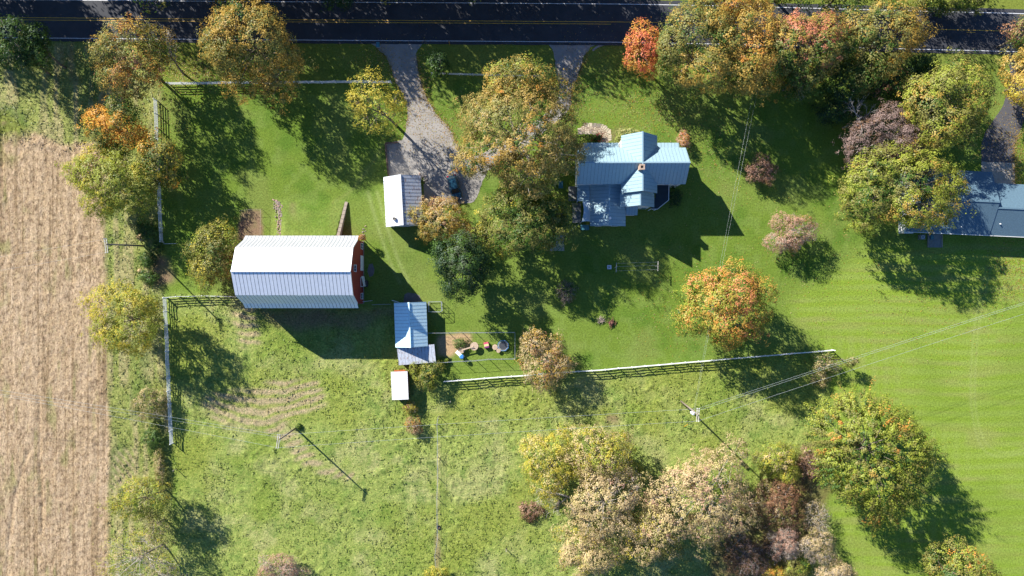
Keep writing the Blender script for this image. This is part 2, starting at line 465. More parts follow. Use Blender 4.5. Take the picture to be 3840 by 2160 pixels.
# field
furrow = vn(X, Y/14, .55, 13); furrow2 = vn(X, Y/5, 1.4, 2)
FC = np.ones(X.shape+(3,))*np.array((.39, .285, .17))
FC = mixc(FC, (.44, .33, .21), np.clip((furrow-.4)*3, 0, 1)*.6)
FC = mixc(FC, (.19, .13, .08), np.clip((fbm(X, Y, .7, 7, 2)-.55)*6, 0, 1)*.5)
FC = mixc(FC, (.50, .38, .25), np.clip((vn(X, Y/3, .45, 5)-.6)*4, 0, 1)*.6)
FC = mixc(FC, (.23, .23, .08), np.clip((vn(X, Y/6, .7, 2)-.6)*5, 0, 1)*np.clip((n_mid-.48)*5, 0, 1)*.6)
FC = mixc(FC, (.19, .22, .05), np.clip((640-V_)/130, 0, 1)*np.clip((n_mid-.42)*5, 0, 1))
C = C*(1-R_field[..., None])+FC*R_field[..., None]

def worn(pts, w, col, amt):
    global C
    p = spline([P2(*q) for q in pts], 8); D = np.full(X.shape, 99.)
    for a, b in zip(p[:-1], p[1:]):
        t = np.clip(((X-a.x)*(b.x-a.x)+(Y-a.y)*(b.y-a.y))/max(1e-6, (b-a).length_squared), 0, 1)
        D = np.minimum(D, np.hypot(X-a.x-t*(b.x-a.x), Y-a.y-t*(b.y-a.y)))
    C = mixc(C, col, np.exp(-(D/w)**2)*amt*np.clip(.4+1.1*n_sm, 0, 1))
for dx in (0, 34):
    worn([(1380+dx,720),(1408+dx,820),(1440+dx,920),(1470+dx,1000),(1500+dx,1060)], .34, (.24, .29, .10), .55)
for dx in (0, 16):
    worn([(3700+dx,1000),(3655+dx,1220),(3640+dx,1440),(3648+dx,1564),(3680+dx,1674-dx),(3745+dx,1712-dx),(3860,1695-dx)], .25, (.30, .34, .12), .28)
worn([(560,1690),(650,1720),(655,1900)], .5, (.16, .24, .04), .6)
worn([(1645,1660),(1642,1800),(1640,2000),(1636,2150)], .3, (.34, .27, .15), .5)
worn([(1430,560),(1330,700),(1250,760)], .35, (.20, .23, .07), .4)
Z = np.zeros(X.shape)
clod = fbm(X, Y, .8, 3, 2)
Z += R_past*(.22*np.clip(fbm(X, Y, 1.25, 4, 3)-.38, 0, 1)+.55*np.clip(vn(X, Y, .75, 8)-.62, 0, 1)*np.clip((fbm(X, Y, 9, 1)-.35)*3, .15, 1))
Z += R_strip*(.32*np.clip(fbm(X, Y, 1.1, 6, 3)-.38, 0, 1)+.10*rows)
Z += R_field*(.06*clod+.20*np.clip(vn(X, Y, .5, 9)-.55, 0, 1)+.05*furrow+.06*vn(X, Y/4, .5, 3))
Z *= (1-.9*R_soil)
# wheel tracks in the field
def track(pts, w, depth):
    global Z
    for (a, b) in zip(pts[:-1], pts[1:]):
        ax, ay = P2(*a); bx, by = P2(*b)
        t = np.clip(((X-ax)*(bx-ax)+(Y-ay)*(by-ay))/((bx-ax)**2+(by-ay)**2), 0, 1)
        d = np.hypot(X-ax-t*(bx-ax), Y-ay-t*(by-ay))
        Z = Z-depth*np.exp(-(d/w)**2)*R_field
track([(150,1500),(152,1750),(158,1900),(160,2000)], .3, .14)
track([(105,1700),(60,1850),(38,1980),(25,2160)], .3, .12)
track([(14,480),(8,620),(3,720)], .35, .12)
track([(270,540),(272,900),(268,1200)], .3, .07)
# earth bank up to the barn's upper door
bank = np.clip((V_-745)/(890-745), 0, 1)*np.clip((U-1015)/60, 0, 1)*(U < 1296-26*(V_-755)/130)*(V_ < 1000)
Z += 1.35*bank**1.2*(V_ < 905)
Z = np.where((bank > 0) & (V_ >= 905), 0, Z)
par = np.stack([np.clip(.50+.45*R_past+.45*R_strip+.45*R_field+.1*R_soil, 0, 1), R_field, np.clip(R_past+R_strip*(1-R_field), 0, 1)], -1)
cls = np.argmax(np.stack([np.full(X.shape, .3), R_mead*.9, R_past, R_strip, R_field*1.2]), 0)
nx, ny = X.shape
IDX = np.arange(nx*ny).reshape(nx, ny)
Fq = np.stack([IDX[:-1, :-1], IDX[1:, :-1], IDX[1:, 1:], IDX[:-1, 1:]], -1).reshape(-1, 4)
Fc = cls[:-1, :-1].ravel()
VV = np.stack([X, Y, Z], -1).reshape(-1, 3); CC = C.reshape(-1, 3); PP = par.reshape(-1, 3)
for k, (nm, lab) in enumerate([("lawn", "mown green lawn around the farmhouse and the barn"),
                               ("mown_meadow", "bright yellow green mown meadow at the right edge"),
                               ("pasture", "rough lumpy green pasture below the long white fence"),
                               ("grass_verge", "rough weedy grass strip beside the bare field"),
                               ("tilled_field", "tan tilled crop field with straw and wheel tracks")]):
    f = Fq[Fc == k]
    used, inv = np.unique(f, return_inverse=True)
    o = link(nm, np_mesh(nm, VV[used], inv.reshape(-1, 4), M_GROUND, {"col": CC[used], "par": PP[used]}, True))
    tag(o, lab, kind="structure")
# land beyond the frame, out to the horizon
mb = MB(); R0 = 2200
for (x0, x1, y0, y1) in ((-R0, -95.9, -R0, R0), (95.9, R0, -R0, R0), (-95.9, 95.9, -R0, -54.9), (-95.9, 95.9, 56.9, R0)):
    n = len(mb.v)
    mb.add([(x0,y0,-.02),(x1,y0,-.02),(x1,y1,-.02),(x0,y1,-.02)], [(0,1,2,3)])
M_FAR = mat("far_grass", (.15, .20, .04), .95, var=.4, scale=.05)
tag(mb.build("terrain", M_FAR), "grassland running on beyond the farm to the horizon", kind="structure")

# ------------------------------------------------------------------ road and drives
ROAD = spline([P2(x, y) for x, y in [(-6000,55),(-1500,60),(0,70),(960,77.5),(1920,84),(2400,88),(2880,98),(3440,113),(3800,122),(4300,140),(6000,230),(9000,480)]], 10)
def ribbon(name, path, o0, o1, z, m, parent=None, jag=0, t0=None, t1=None, crown=0.0):
    vs, fs = [], []
    n = 0
    for i, p in enumerate(path):
        d = (path[min(i+1, len(path)-1)]-path[max(i-1, 0)]).normalized()
        nr = Vector((-d.y, d.x))
        if t0 is not None and p.x < t0: continue
        if t1 is not None and p.x > t1: continue
        j = random.uniform(-jag, jag)
        a = p+nr*(o0+j); b = p+nr*(o1+j)
        vs += [(a.x, a.y, z), (b.x, b.y, z)]
        n += 1
    for i in range(n-1):
        fs.append((2*i, 2*i+2, 2*i+3, 2*i+1))
    return MB().add(vs, fs).build(name, m, parent)
def fine(path, step=1.0):
    out = [path[0]]
    for a, b in zip(path[:-1], path[1:]):
        n = max(1, int((b-a).length/step)) if abs(a.x) < 160 else 1
        for k in range(1, n+1): out.append(a.lerp(b, k/n))
    return out
ROADF = fine(ROAD, .8)
road = tag(ribbon("road", ROADF, -4.05, 4.2, .05, M_ASPH, jag=.05), "dark two lane asphalt road across the top", kind="structure")
ribbon("edge_line", ROADF, -3.50, -3.40, .054, M_WHITELINE, road, jag=.01)
ribbon("edge_line", ROADF, 3.38, 3.48, .054, M_WHITELINE, road, jag=.01)
ribbon("centre_line", ROADF, .15, .26, .054, M_YELLINE, road, jag=.01)
ribbon("centre_line", ROADF, -.26, -.15, .054, M_YELLINE, road, jag=.01, t1=(2300-1920)/PPM)
x = 2360
while x < 4200:
    ribbon("centre_line", ROADF, -.26, -.15, .054, M_YELLINE, road, t0=(x-1920)/PPM, t1=(x-1920)/PPM+3.2); x += 250

def blob(name, pts, z, m, jag=.12, step=.5, parent=None, thick=None):
    """irregular flat sheet"""
    p = [Vector(P2(*q)) for q in pts]; out = []
    for a, b in zip(p, p[1:]+p[:1]):
        n = max(1, int((b-a).length/step))
        for k in range(n):
            q = a.lerp(b, k/n)
            out.append((q.x+random.uniform(-jag, jag), q.y+random.uniform(-jag, jag)))
    s = MB()
    if thick: s.prism(out[::-1] if False else out, z, z+thick)
    else: s.add([(x, y, z) for x, y in out], [tuple(range(len(out)))[::-1]])
    me = s.mesh(name, m)
    import bmesh
    bm = bmesh.new(); bm.from_mesh(me); bmesh.ops.triangulate(bm, faces=bm.faces); bmesh.ops.recalc_face_normals(bm, faces=bm.faces)
    if not thick:
        for f in bm.faces:
            if f.normal.z < 0: f.normal_flip()
    bm.to_mesh(me); bm.free()
    return link(name, me, parent)
drive = blob("driveway", [(1375,158),(1410,175),(1437,199),(1455,225),(1466,255),(1480,300),(1502,340),(1524,385),(1530,430),(1524,480),(1508,524),(1444,541),(1452,600),(1458,664),(1590,664),(1600,770),(1700,768),(1775,758),(1795,730),(1805,690),(1830,640),(1900,590),(1980,540),(2060,480),(2120,430),(2142,390),(2142,345),(2160,300),(2176,255),(2192,205),(2215,178),(2240,162),(2052,160),(2072,185),(2083,230),(2084,285),(2096,345),(2080,400),(2030,440),(1960,490),(1870,545),(1800,580),(1752,590),(1712,540),(1682,478),(1634,425),(1598,362),(1573,285),(1562,230),(1562,200),(1572,180),(1592,158)], .022, M_GRAVEL, .10)
tag(drive, "worn grey looping driveway from the road to the garage", kind="structure")
apron = blob("concrete_apron", [(1588,690),(1624,690),(1626,772),(1592,772)], .036, M_CONC, .02)
tag(apron, "pale concrete pad beside the garage wall", kind="structure")
nd = blob("driveway", [(3780,170),(3920,176),(3870,300),(3850,420),(3822,500),(3806,540),(3802,612),(3680,608),(3680,540),(3694,497),(3722,455),(3760,400),(3790,300)], .022, M_ASPH2, .05)
tag(nd, "smooth dark curving driveway of the neighbouring house", kind="structure")
na = blob("concrete_apron", [(3680,606),(3805,611),(3806,700),(3680,700)], .03, M_CONC, .02)
tag(na, "pale concrete apron between dark driveway and neighbour's roof", kind="structure")
# asphalt lip of the north-east drive
lp = spline([P2(x, y) for x, y in [(2222,190),(2240,176),(2262,168),(2290,165)]], 8)
tag(ribbon("kerb_strip", lp, -.18, .18, .04, M_CONC), "pale curved strip where the second drive meets the road", kind="structure")
for q, lab, m in (([(1383,990),(1398,988),(1404,1010),(1398,1035),(1384,1040),(1378,1015)], "small grey worn patch in front of the barn", M_DARKCONC),
                  ([(1516,1105),(1530,1098),(1556,1100),(1574,1108),(1582,1130),(1514,1134)], "grey packed pad at the north end of the old shed", M_DARKCONC)):
    tag(blob("worn_pad", q, .012, m, .08), lab, kind="structure")

# ------------------------------------------------------------------ trees
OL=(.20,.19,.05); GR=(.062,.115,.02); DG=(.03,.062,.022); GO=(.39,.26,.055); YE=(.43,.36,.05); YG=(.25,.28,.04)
OR=(.50,.24,.05); RD=(.50,.14,.07); TA=(.44,.34,.18); BR=(.15,.09,.05); PK=(.40,.24,.17); GY=(.30,.25,.20); PU=(.22,.155,.135); RB=(.27,.14,.075)
CR=(.46,.38,.16)

def leaf_quads(P, N, size, col, rng, asp=.7):
    n = len(P)
    N = N/np.maximum(np.linalg.norm(N, axis=1, keepdims=True), 1e-6)
    r = rng.normal(size=(n, 3))
    t = np.cross(N, r); t /= np.maximum(np.linalg.norm(t, axis=1, keepdims=True), 1e-6)
    b = np.cross(N, t)
    s = (size*(.7+.6*rng.random(n)))[:, None]
    t = t*s; b = b*s*asp
    tip = .25*s*rng.normal(size=(n, 1))*N
    V = np.stack([P-t, P-b*.9+tip, P+t, P+b*.9+tip], 1).reshape(-1, 3)
    F = np.arange(n*4).reshape(n, 4)
    return V, F, np.repeat(col, 4, 0)

def pick(pal, f):
    """palette lookup with soft steps, f in 0..1"""
    cols = np.array([c for c, w in pal]); ws = np.cumsum([w for c, w in pal]); ws = ws/ws[-1]
    i = np.minimum(np.searchsorted(ws, np.clip(f, 0, .9999)), len(cols)-1)
    return cols[i]

TREES = []
def tree(name, label, cat, u, v, ru, rv, h, hb, pal, group=None, dens=1.0, clump=.8, leaf=.26, seed=0, lean=(0, 0),
         lobes=None, nb=20, grad=(0, 0, 0), spiky=0.0, bark=None, loose=0.0, flat=1.0, stems=1, twig=0, lump=.5, irr=.6):
    rng = np.random.default_rng(1000+seed*17+int(u)*3+int(v))
    hc = hb+.5*(h-hb)
    c = G(u, v, hc)
    rx = ru/PPM*(H-hc)/H*1.08; ry = rv/PPM*(H-hc)/H*1.08; rz = (h-hb)/2
    bx, by = c.x+lean[0], c.y+lean[1]
    root = empty(name, (bx, by, 0))
    tag(root, label, cat, group)
    off = np.array([c.x-bx, c.y-by, hc])
    R = np.array([rx, ry, rz])
    # lobes
    nl = lobes or int(8+1.5*(rx+ry)/2)
    L = [(np.zeros(3), .58)]
    ga = math.pi*(3-math.sqrt(5))
    for i in range(nl):
        zz = 1-1.3*(i+.5)/nl
        zz = np.clip(zz+rng.normal()*.08, -.6, .97)
        rr = math.sqrt(max(0, 1-zz*zz)); a = i*ga+rng.normal()*.25
        d = rng.uniform(.46, .78); lr = rng.uniform(.25, .42)
        if rng.random() < .14: d = rng.uniform(.78, .92); lr = rng.uniform(.15, .25)
        L.append((np.array([rr*math.cos(a), rr*math.sin(a), zz])*d, lr))
    # clump centres on the lobe surfaces
    Cc, Cn, Cl = [], [], []
    surf = 4*math.pi*((rx*ry)**1.6/3+(rx*rz)**1.6/3+(ry*rz)**1.6/3)**(1/1.6)
    per = max(30, int(surf*1.25/(clump**2)))
    for li, (lc, lr) in enumerate(L):
        k = int(per*(lr**2)/sum(q[1]**2 for q in L)*1.9)+4
        d = rng.normal(size=(k, 3)); d /= np.linalg.norm(d, axis=1, keepdims=True)
        p = lc+d*lr*(1-.25*rng.random((k, 1))**2)
        keep = np.ones(k, bool)
        for lj, (mc, mr) in enumerate(L):
            if lj != li: keep &= np.linalg.norm(p-mc, axis=1) > mr*.86
        keep &= ~((p[:, 2] < -.35) & (rng.random(k) < .55))
        Cc.append(p[keep]); Cn.append(d[keep]); Cl.append(np.full(keep.sum(), li))
    Cc = np.concatenate(Cc); Cn = np.concatenate(Cn); Cl = np.concatenate(Cl)
    ph = rng.random(4)*6.28
    def bend(Q):
        az = np.arctan2(Q[:, 1], Q[:, 0])
        k = 1+irr*(.13*np.sin(2*az+ph[0])+.10*np.sin(3*az+ph[1])+.07*np.sin(5*az+ph[2])+.04*np.sin(9*az+ph[3]))
        return Q*np.stack([k, k, np.ones(len(Q))], 1)
    Cc = bend(Cc); L = [(bend(lc_[None])[0], lr_) for lc_, lr_ in L]
    Cc = Cc*(1+.14*np.clip(rng.normal(size=(len(Cc), 1)), -.7, 1.6)*(rng.random((len(Cc), 1)) < .35))
    if loose:
        keep = rng.random(len(Cc)) > loose
        Cc, Cn, Cl = Cc[keep], Cn[keep], Cl[keep]
    M = len(Cc)
    out = Cc/np.maximum(np.linalg.norm(Cc, axis=1, keepdims=True), .2)
    nrm = Cn*.6+out*.6; nrm /= np.maximum(np.linalg.norm(nrm, axis=1, keepdims=True), 1e-6)
    # colour field: whole lobe, then clump
    lobe_r = rng.random(len(L))
    f = lump*lobe_r[Cl]+(1-lump)*rng.random(M)
    f = .5+(f-.5)*1.25+Cc@np.array(grad)
    ccol = pick(pal, f)*(1.08+.26*rng.random((M, 1)))
    ntot = int(dens*121*math.pi*rx*ry*(.26/leaf)**1.6)
    k = max(5, int(ntot/M))
    csz = clump*(.65+.7*rng.random(M))
    d = rng.normal(size=(M, k, 3)); d /= np.linalg.norm(d, axis=2, keepdims=True)
    d += nrm[:, None, :]*.55
    d /= np.linalg.norm(d, axis=2, keepdims=True)
    rad = rng.random((M, k, 1))**.5
    D = d*rad*csz[:, None, None]*np.array([1, 1, .75*flat])
    if spiky:
        axis = nrm*np.array([1, 1, .5])
        al = (rng.random((M, k, 1))-.3)*csz[:, None, None]*(1+spiky*2.2)
        D = D*.6+axis[:, None, :]*al
    Pp = (Cc*R+off)[:, None, :]+D
    N = d*.55+nrm[:, None, :]*.75+np.array([-.12, .12, .35])+rng.normal(size=(M, k, 3))*.2
    lc = ccol[:, None, :]*(.90+.20*rng.random((M, k, 1)))
    stray = rng.random((M, k, 1)) < .05
    lc = np.where(stray, pick(pal, rng.random(M*k)).reshape(M, k, 3), lc)
    Pp = Pp.reshape(-1, 3); ok = Pp[:, 2] > .05
    V, F, CL = leaf_quads(Pp[ok], N.reshape(-1, 3)[ok], np.full(ok.sum(), leaf*.53), lc.reshape(-1, 3)[ok], rng)
    crown = link("crown", np_mesh("crown", V, F, M_LEAF, {"col": CL}), root)
    TREES.append((h, len(F)))
    # trunk and limbs
    bark = bark or M_BARK
    tr = max(.05, h*.018+.02)
    t = MB()
    top = Vector((off[0]*.9, off[1]*.9, hb+(h-hb)*.45))
    if stems == 1:
        t.tube([(0, 0, -.1), (off[0]*.15, off[1]*.15, hb*.5+.1), tuple(top*.75), tuple(top)], [tr*1.25, tr, tr*.75, tr*.35], 8)
    else:
        for s in range(stems):
            a = 2*math.pi*s/stems
            q = Vector((off[0]+.5*rx*math.cos(a), off[1]+.5*ry*math.sin(a), hb+(h-hb)*.5))
            t.tube([(.15*math.cos(a), .15*math.sin(a), -.05), tuple(q*.5), tuple(q)], [tr*.7, tr*.5, tr*.2], 5)
    t.build("trunk", bark, root, smooth=True)
    br = MB()
    for li in range(1, len(L)):
        e = Vector(L[li][0]*R*1.05+off)
        s = top*random.uniform(.5, .95)
        m = s.lerp(e, .5)+Vector((0, 0, .12*(e-s).length))
        br.tube([s, m, e], [tr*.38, tr*.26, tr*.12], 5, False)
    pickc = rng.choice(M, min(M, nb), replace=False) if nb else []
    for ci in pickc:
        e = Vector(Cc[ci]*R*1.02+off); s = Vector(L[Cl[ci]][0]*R+off) if Cl[ci] else top
        m = s.lerp(e, .5)+Vector(rng.normal(size=3)*.06*(e-s).length)
        br.tube([s, m, e], [max(.03, tr*.16), max(.022, tr*.10), .014], 4, False)
    # twigs poking out
    for q in range(twig):
        ci = int(rng.integers(M))
        s = Vector(Cc[ci]*R*.75+off); dd = Vector(nrm[ci]+rng.normal(size=3)*.35).normalized()
        e = s+dd*rng.uniform(.8, 1.9)*max(.5, clump)
        br.tube([s, s.lerp(e, .55)+Vector(rng.normal(size=3)*.08), e], [.028, .02, .009], 3, False)
    if br.v: br.build("branches", M_BARKPALE if twig else bark, root, smooth=True)
    return root

maple = [(GR,1.2),(OL,2.2),(GO,1.6)]
ROADG = "trees standing along the road"
# left edge
tree("pine_tree","ragged dark green tree at the far left by the road, leaning away","tree",60,160,95,95,10,2.5,[(DG,2),(GR,2.5),(OL,1.2)],ROADG,clump=.75,loose=.25,seed=1,twig=30,lean=(1.5,-3.5))
tree("pine_tree","small dark green tree with a long trunk shadow beside road, second from left edge","tree",138,165,58,72,9,3,[(DG,2),(GR,3),(OL,1)],ROADG,clump=.7,loose=.15,seed=2,lean=(1.0,-2.2))
tree("maple_tree","olive and rust coloured tree at the corner of the white fences","tree",497,228,128,138,12.5,2.5,[(GR,1),(OL,2.4),(GO,1.0),(RB,.8),(OR,.4)],ROADG,seed=3,clump=.85,nb=30)
tree("sparse_tree","thin half bare tree with pale leaves right of the rust coloured tree","tree",628,190,50,88,8,2.0,[(OL,1),(GO,1.5),(TA,1)],ROADG,dens=.20,clump=.6,leaf=.2,seed=4,loose=.55,twig=90,nb=40,lean=(.3,-2.4))
tree("maple_tree","big golden olive tree overhanging the road near left of centre","tree",955,172,176,176,15,2.5,[(OL,2.2),(GO,2.6),(GR,.8)],ROADG,seed=5,nb=40)
tree("brown_shrub","low brown shrub under the big golden tree at the fence","shrub",1010,300,48,42,4.5,.4,[(BR,2),(RB,1),(OL,1)],seed=6,clump=.6,dens=.9)
tree("maple_tree","orange and dark green maple beside the vertical white fence","tree",450,485,112,98,9.5,1.5,[(GR,1.6),(OL,.5),(YE,.4),((.56,.29,.05),2.6)],seed=7,clump=.8,lump=.75,grad=(-.3,.1,.2),irr=.4)
tree("maple_tree","green tree flecked with orange, over the white fence","tree",600,605,85,90,9,2,[(GR,2.0),(OL,1.3),(YE,.8),((.56,.29,.05),.9)],seed=8,irr=.4,clump=.75,lump=.6)
tree("locust_tree","bright yellow green feathery tree at the field edge, upper left","tree",425,690,146,132,10,1.5,[(GR,.5),(OL,.8),(YG,3.2),(YE,1.4)],seed=9,irr=.4,dens=1.2,clump=.7,leaf=.24,grad=(-.12,.1,.15))
tree("locust_tree","feathery golden yellow tree at the field edge beside the lower fence corner","tree",482,1198,150,140,10.5,2.2,[(OL,1),(YG,2.2),(YE,2.0)],seed=10,clump=.65,leaf=.22,dens=.75,loose=.12,lean=(2.6,-.4),nb=50)
tree("cedar_tree","olive green bushy tree against the left end of the red barn","tree",806,958,92,128,7.5,.3,[(GR,2.2),(OL,2.6),(YG,.9),(YE,.5)],seed=11,clump=.7,leaf=.24)
tree("locust_tree","airy bright yellow tree with a bare leaning trunk beside the driveway","tree",1412,402,106,112,11,4.5,[(OL,.4),(YG,1.8),(YE,2.8)],seed=12,clump=.7,leaf=.22,dens=.42,loose=.45,lean=(2.0,-1.2),nb=90,grad=(-.1,.1,0))
# the big pair in the middle
tree("maple_tree","huge golden maple between the driveway and the farmhouse","tree",1934,500,240,212,17,2.5,[(OL,3.2),((.34,.25,.08),2.6),(GO,1.2),(OR,.25),(GR,.8)],seed=13,irr=.35,dens=1.1,nb=90,clump=.8,leaf=.25,twig=40)
tree("maple_tree","green gold maple behind the huge one, over the picket fence","tree",1965,318,150,92,14,3,[(GR,1.2),(OL,2),(YG,.8),(GO,1.6)],seed=14,nb=20)
tree("ash_tree","dark olive tree with yellow flecks left of the farmhouse patio","tree",1955,838,182,132,11,1.2,[(GR,2.6),(OL,2.6),(YG,.5),(YE,.35)],seed=15,irr=.35,dens=1.25,clump=.75,leaf=.24,lump=.3)
tree("apple_tree","small rusty orange tree overlapping the garage corner","tree",1655,838,112,92,7,.8,[(OL,1.6),(GO,1.2),(TA,.8),(RB,1.0)],seed=16,clump=.55,leaf=.2,twig=30)
tree("maple_tree","dark blue green dense tree right of the barn yard","tree",1735,1000,112,118,11.5,1.5,[(DG,3.4),(GR,1.6),((.075,.10,.05),1.2)],seed=17,clump=.8,dens=1.3,irr=.45,nb=6)
tree("oak_shrub","tan and russet round tree straddling the long white fence","tree",2046,1352,96,104,6.5,.6,[(OL,1.0),(TA,1.8),(GO,1.2),(RB,.8)],seed=18,clump=.5,leaf=.2,twig=40)
tree("maple_tree","bright orange topped maple above the long white fence","tree",2712,1148,168,168,13,1.5,[(GR,.8),(YG,3.2),(GO,2.2),(OR,1.3),((.52,.21,.09),.5)],seed=19,grad=(.06,.0,.22),nb=40,lump=.35,irr=.4)
tree("maple_tree","coral red small maple at the left end of the roadside row","tree",2415,195,84,88,10,1.5,[(GO,.6),(OR,2.2),(RD,2.2)],ROADG,seed=20,clump=.7)
tree("maple_tree","tall green and gold maple right of the coral red one","tree",2610,205,170,170,16,1.8,[(GR,1.6),(OL,2.8),(GO,1.6)],ROADG,seed=21,nb=30,grad=(.1,0,0))
tree("maple_tree","golden orange maple in the middle of the roadside row","tree",2800,175,145,175,15.5,1.8,[(GR,1.0),(OL,1.4),(GO,2.6),(OR,.7)],ROADG,seed=22,nb=20)
tree("maple_tree","gold maple top rising over the far road edge","tree",2720,20,140,70,15,4,[(OL,1.2),(GO,2.4),(OR,.8)],ROADG,seed=23)
tree("maple_tree","green maple with a coral pink top in the roadside row","tree",3020,200,160,165,14,1.5,[(GR,2.0),(OL,2.2),(GO,.8),((.45,.18,.10),1.0)],ROADG,seed=24,grad=(-.05,.3,.12),lump=.4,dens=1.25,irr=.4)
tree("maple_tree","golden olive maple at the right end of the roadside row","tree",3305,150,150,150,12,1.5,[(GR,1.4),(OL,2.4),(GO,2.2)],ROADG,seed=25,grad=(.2,.1,.1))
tree("small_tree","greyish green thin tree below the roadside row, left side","tree",2975,310,62,58,8,1,[(GR,1.5),(OL,2),(TA,.8)],seed=26,clump=.6,dens=.7,twig=25)
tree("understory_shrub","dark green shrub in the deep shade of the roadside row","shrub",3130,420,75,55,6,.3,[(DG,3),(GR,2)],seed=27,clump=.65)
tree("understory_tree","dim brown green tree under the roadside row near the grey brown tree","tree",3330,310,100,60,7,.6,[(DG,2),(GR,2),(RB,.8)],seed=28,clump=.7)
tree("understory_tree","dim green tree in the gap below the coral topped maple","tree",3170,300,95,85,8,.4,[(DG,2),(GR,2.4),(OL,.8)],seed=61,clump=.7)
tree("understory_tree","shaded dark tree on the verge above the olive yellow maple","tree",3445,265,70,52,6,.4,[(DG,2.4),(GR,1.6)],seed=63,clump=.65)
tree("maple_tree","olive yellow round maple above the grey brown tree","tree",3552,398,166,158,13.5,1.2,[(GR,.8),(OL,3.0),(YG,2.0),(GO,.6)],seed=29,irr=.35,dens=1.2)
tree("plum_tree","grey brown nearly bare tree right of the dead white branches","tree",3345,508,168,118,8.5,1.0,[(PU,3.4),(BR,1.6),(RB,.4)],seed=30,clump=.6,leaf=.19,twig=160,dens=.8)
tree("maple_tree","yellow green broad maple leaning over the neighbour's roof","tree",3362,715,238,152,12.5,1.5,[(GR,1.0),(OL,1.8),(YG,2.8),(GO,1.0)],seed=31,nb=50,irr=.4,dens=1.15)
tree("maple_tree","bright gold maple at the right edge beside the road","tree",3872,300,108,130,11,1.5,[(OL,.7),(GO,3.2),(YE,.8)],ROADG,seed=32,grad=(0,-.3,0))
tree("maple_tree","dark russet tree over the road at the right edge","tree",3835,130,60,62,10,2,[(GR,1),(OL,1),(RB,1.6)],ROADG,seed=33)
tree("barberry_shrub","small dusty red shrub alone on the lawn right of the house","shrub",2852,640,60,54,3.4,.2,[(BR,1.2),(PK,1.5),(RB,1.2),(OL,.8)],seed=34,clump=.42,leaf=.16,twig=50)
tree("crabapple_tree","round pinkish crabapple alone on the right lawn","tree",2966,865,88,80,5.5,.5,[(GY,1.4),(PK,2.4),(OL,1.0),(OR,.3)],seed=35,clump=.4,leaf=.16,twig=120,dens=.9)
tree("maple_tree","large green maple with orange tips on the meadow, lower right","tree",3262,1690,214,232,14.5,.8,[(GR,1.6),(YG,2.6),(OL,2.0),(GO,.6),(OR,.3)],seed=36,irr=.3,spiky=.6,clump=.85,leaf=.25,dens=1.15,nb=20,lump=.35)
tree("maple_tree","green maple with an orange top cut by the bottom edge","tree",3590,2168,140,118,10,.8,[(GR,1.6),(OL,2.0),(YG,1.6),(OR,.6)],seed=37,grad=(0,.15,.1))
# grove at the bottom
GRV = "trees of the pale grove at the bottom"
tree("ash_tree","yellow tree at the upper left of the pale grove","tree",2062,1742,112,120,8.5,1,[(OL,.8),(YG,1.4),(YE,1.4),(CR,1.4)],GRV,seed=38,irr=1.2,clump=.65,leaf=.22)
tree("ash_tree","straw yellow tree at the top of the pale grove","tree",2245,1708,140,108,9.5,1,[(OL,1.0),(YG,1.2),(YE,.8),(TA,1.4),(CR,1.2)],GRV,seed=39,irr=1.2,clump=.65,leaf=.22)
tree("ash_tree","tan tree in the middle of the pale grove","tree",2268,1888,142,145,10,1.2,[(OL,.8),(TA,2.4),(CR,1.0),(GY,1.0),(PK,.5)],GRV,seed=40,dens=.75,loose=.12,irr=1.2,clump=.6,leaf=.22,twig=30,nb=40)
tree("ash_tree","golden tan tree at the lower left of the pale grove","tree",2195,2070,112,95,8,1,[(OL,.8),(YE,.8),(TA,2.2),(CR,.6)],GRV,seed=41,irr=1.2,clump=.6,leaf=.22)
tree("ash_tree","small olive tan tree between the big tan tree and the grove's lower edge","tree",2440,1995,104,122,8.5,1,[(OL,1.8),(TA,1.8),(YE,.5)],GRV,seed=42,irr=1.2,clump=.6,leaf=.22)
tree("ash_tree","largest pale tan tree on the right of the grove","tree",2640,1866,166,192,11.5,1.2,[(OL,.9),(TA,3.0),(PK,.8),(CR,1.6),(GY,.6)],GRV,seed=43,dens=.75,loose=.12,irr=1.2,clump=.6,leaf=.22,nb=60,twig=60)
tree("dogwood_bush","yellow green bush between the tan grove and the green maple","shrub",2922,1738,82,72,5,.3,[(OL,1.6),(YG,1.8),(YE,.6),(TA,.6)],seed=44,clump=.55,leaf=.2)
tree("sumac_bush","rusty brown bush beside the largest tan tree","shrub",2915,1890,100,92,5.5,.3,[(RB,2.4),(BR,1.0),(OL,1.2),(TA,.6)],seed=45,clump=.5,leaf=.18,twig=60)
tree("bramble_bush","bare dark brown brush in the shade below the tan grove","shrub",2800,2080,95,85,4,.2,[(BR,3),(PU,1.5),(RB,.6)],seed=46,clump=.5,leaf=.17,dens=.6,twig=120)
tree("bramble_bush","bare reddish brush strip left of the green maple","shrub",3035,1742,38,62,2.6,.1,[(BR,1.6),(PK,1.2),(RB,1)],seed=47,clump=.4,leaf=.15,twig=80,dens=.7)
tree("bare_bush","thin leafless bush left of the maple's lower side","shrub",3055,1940,60,72,4,.3,[(GY,2),(TA,1.5),(OL,.6)],seed=48,clump=.5,leaf=.14,dens=.18,loose=.5,twig=150)
tree("bare_bush","pinkish grey twiggy bush below the rusty brown bush","shrub",2938,2035,62,72,5,.3,[(GY,2.2),(PK,1.8),(BR,.7)],seed=49,clump=.4,leaf=.16,twig=90)
tree("bare_bush","tan twiggy bush near the bottom, right of the pinkish grey bush","shrub",3062,2050,68,70,5,.3,[(GY,1.2),(TA,2.2),(OL,.8)],seed=50,clump=.4,leaf=.16,twig=90,dens=.7)
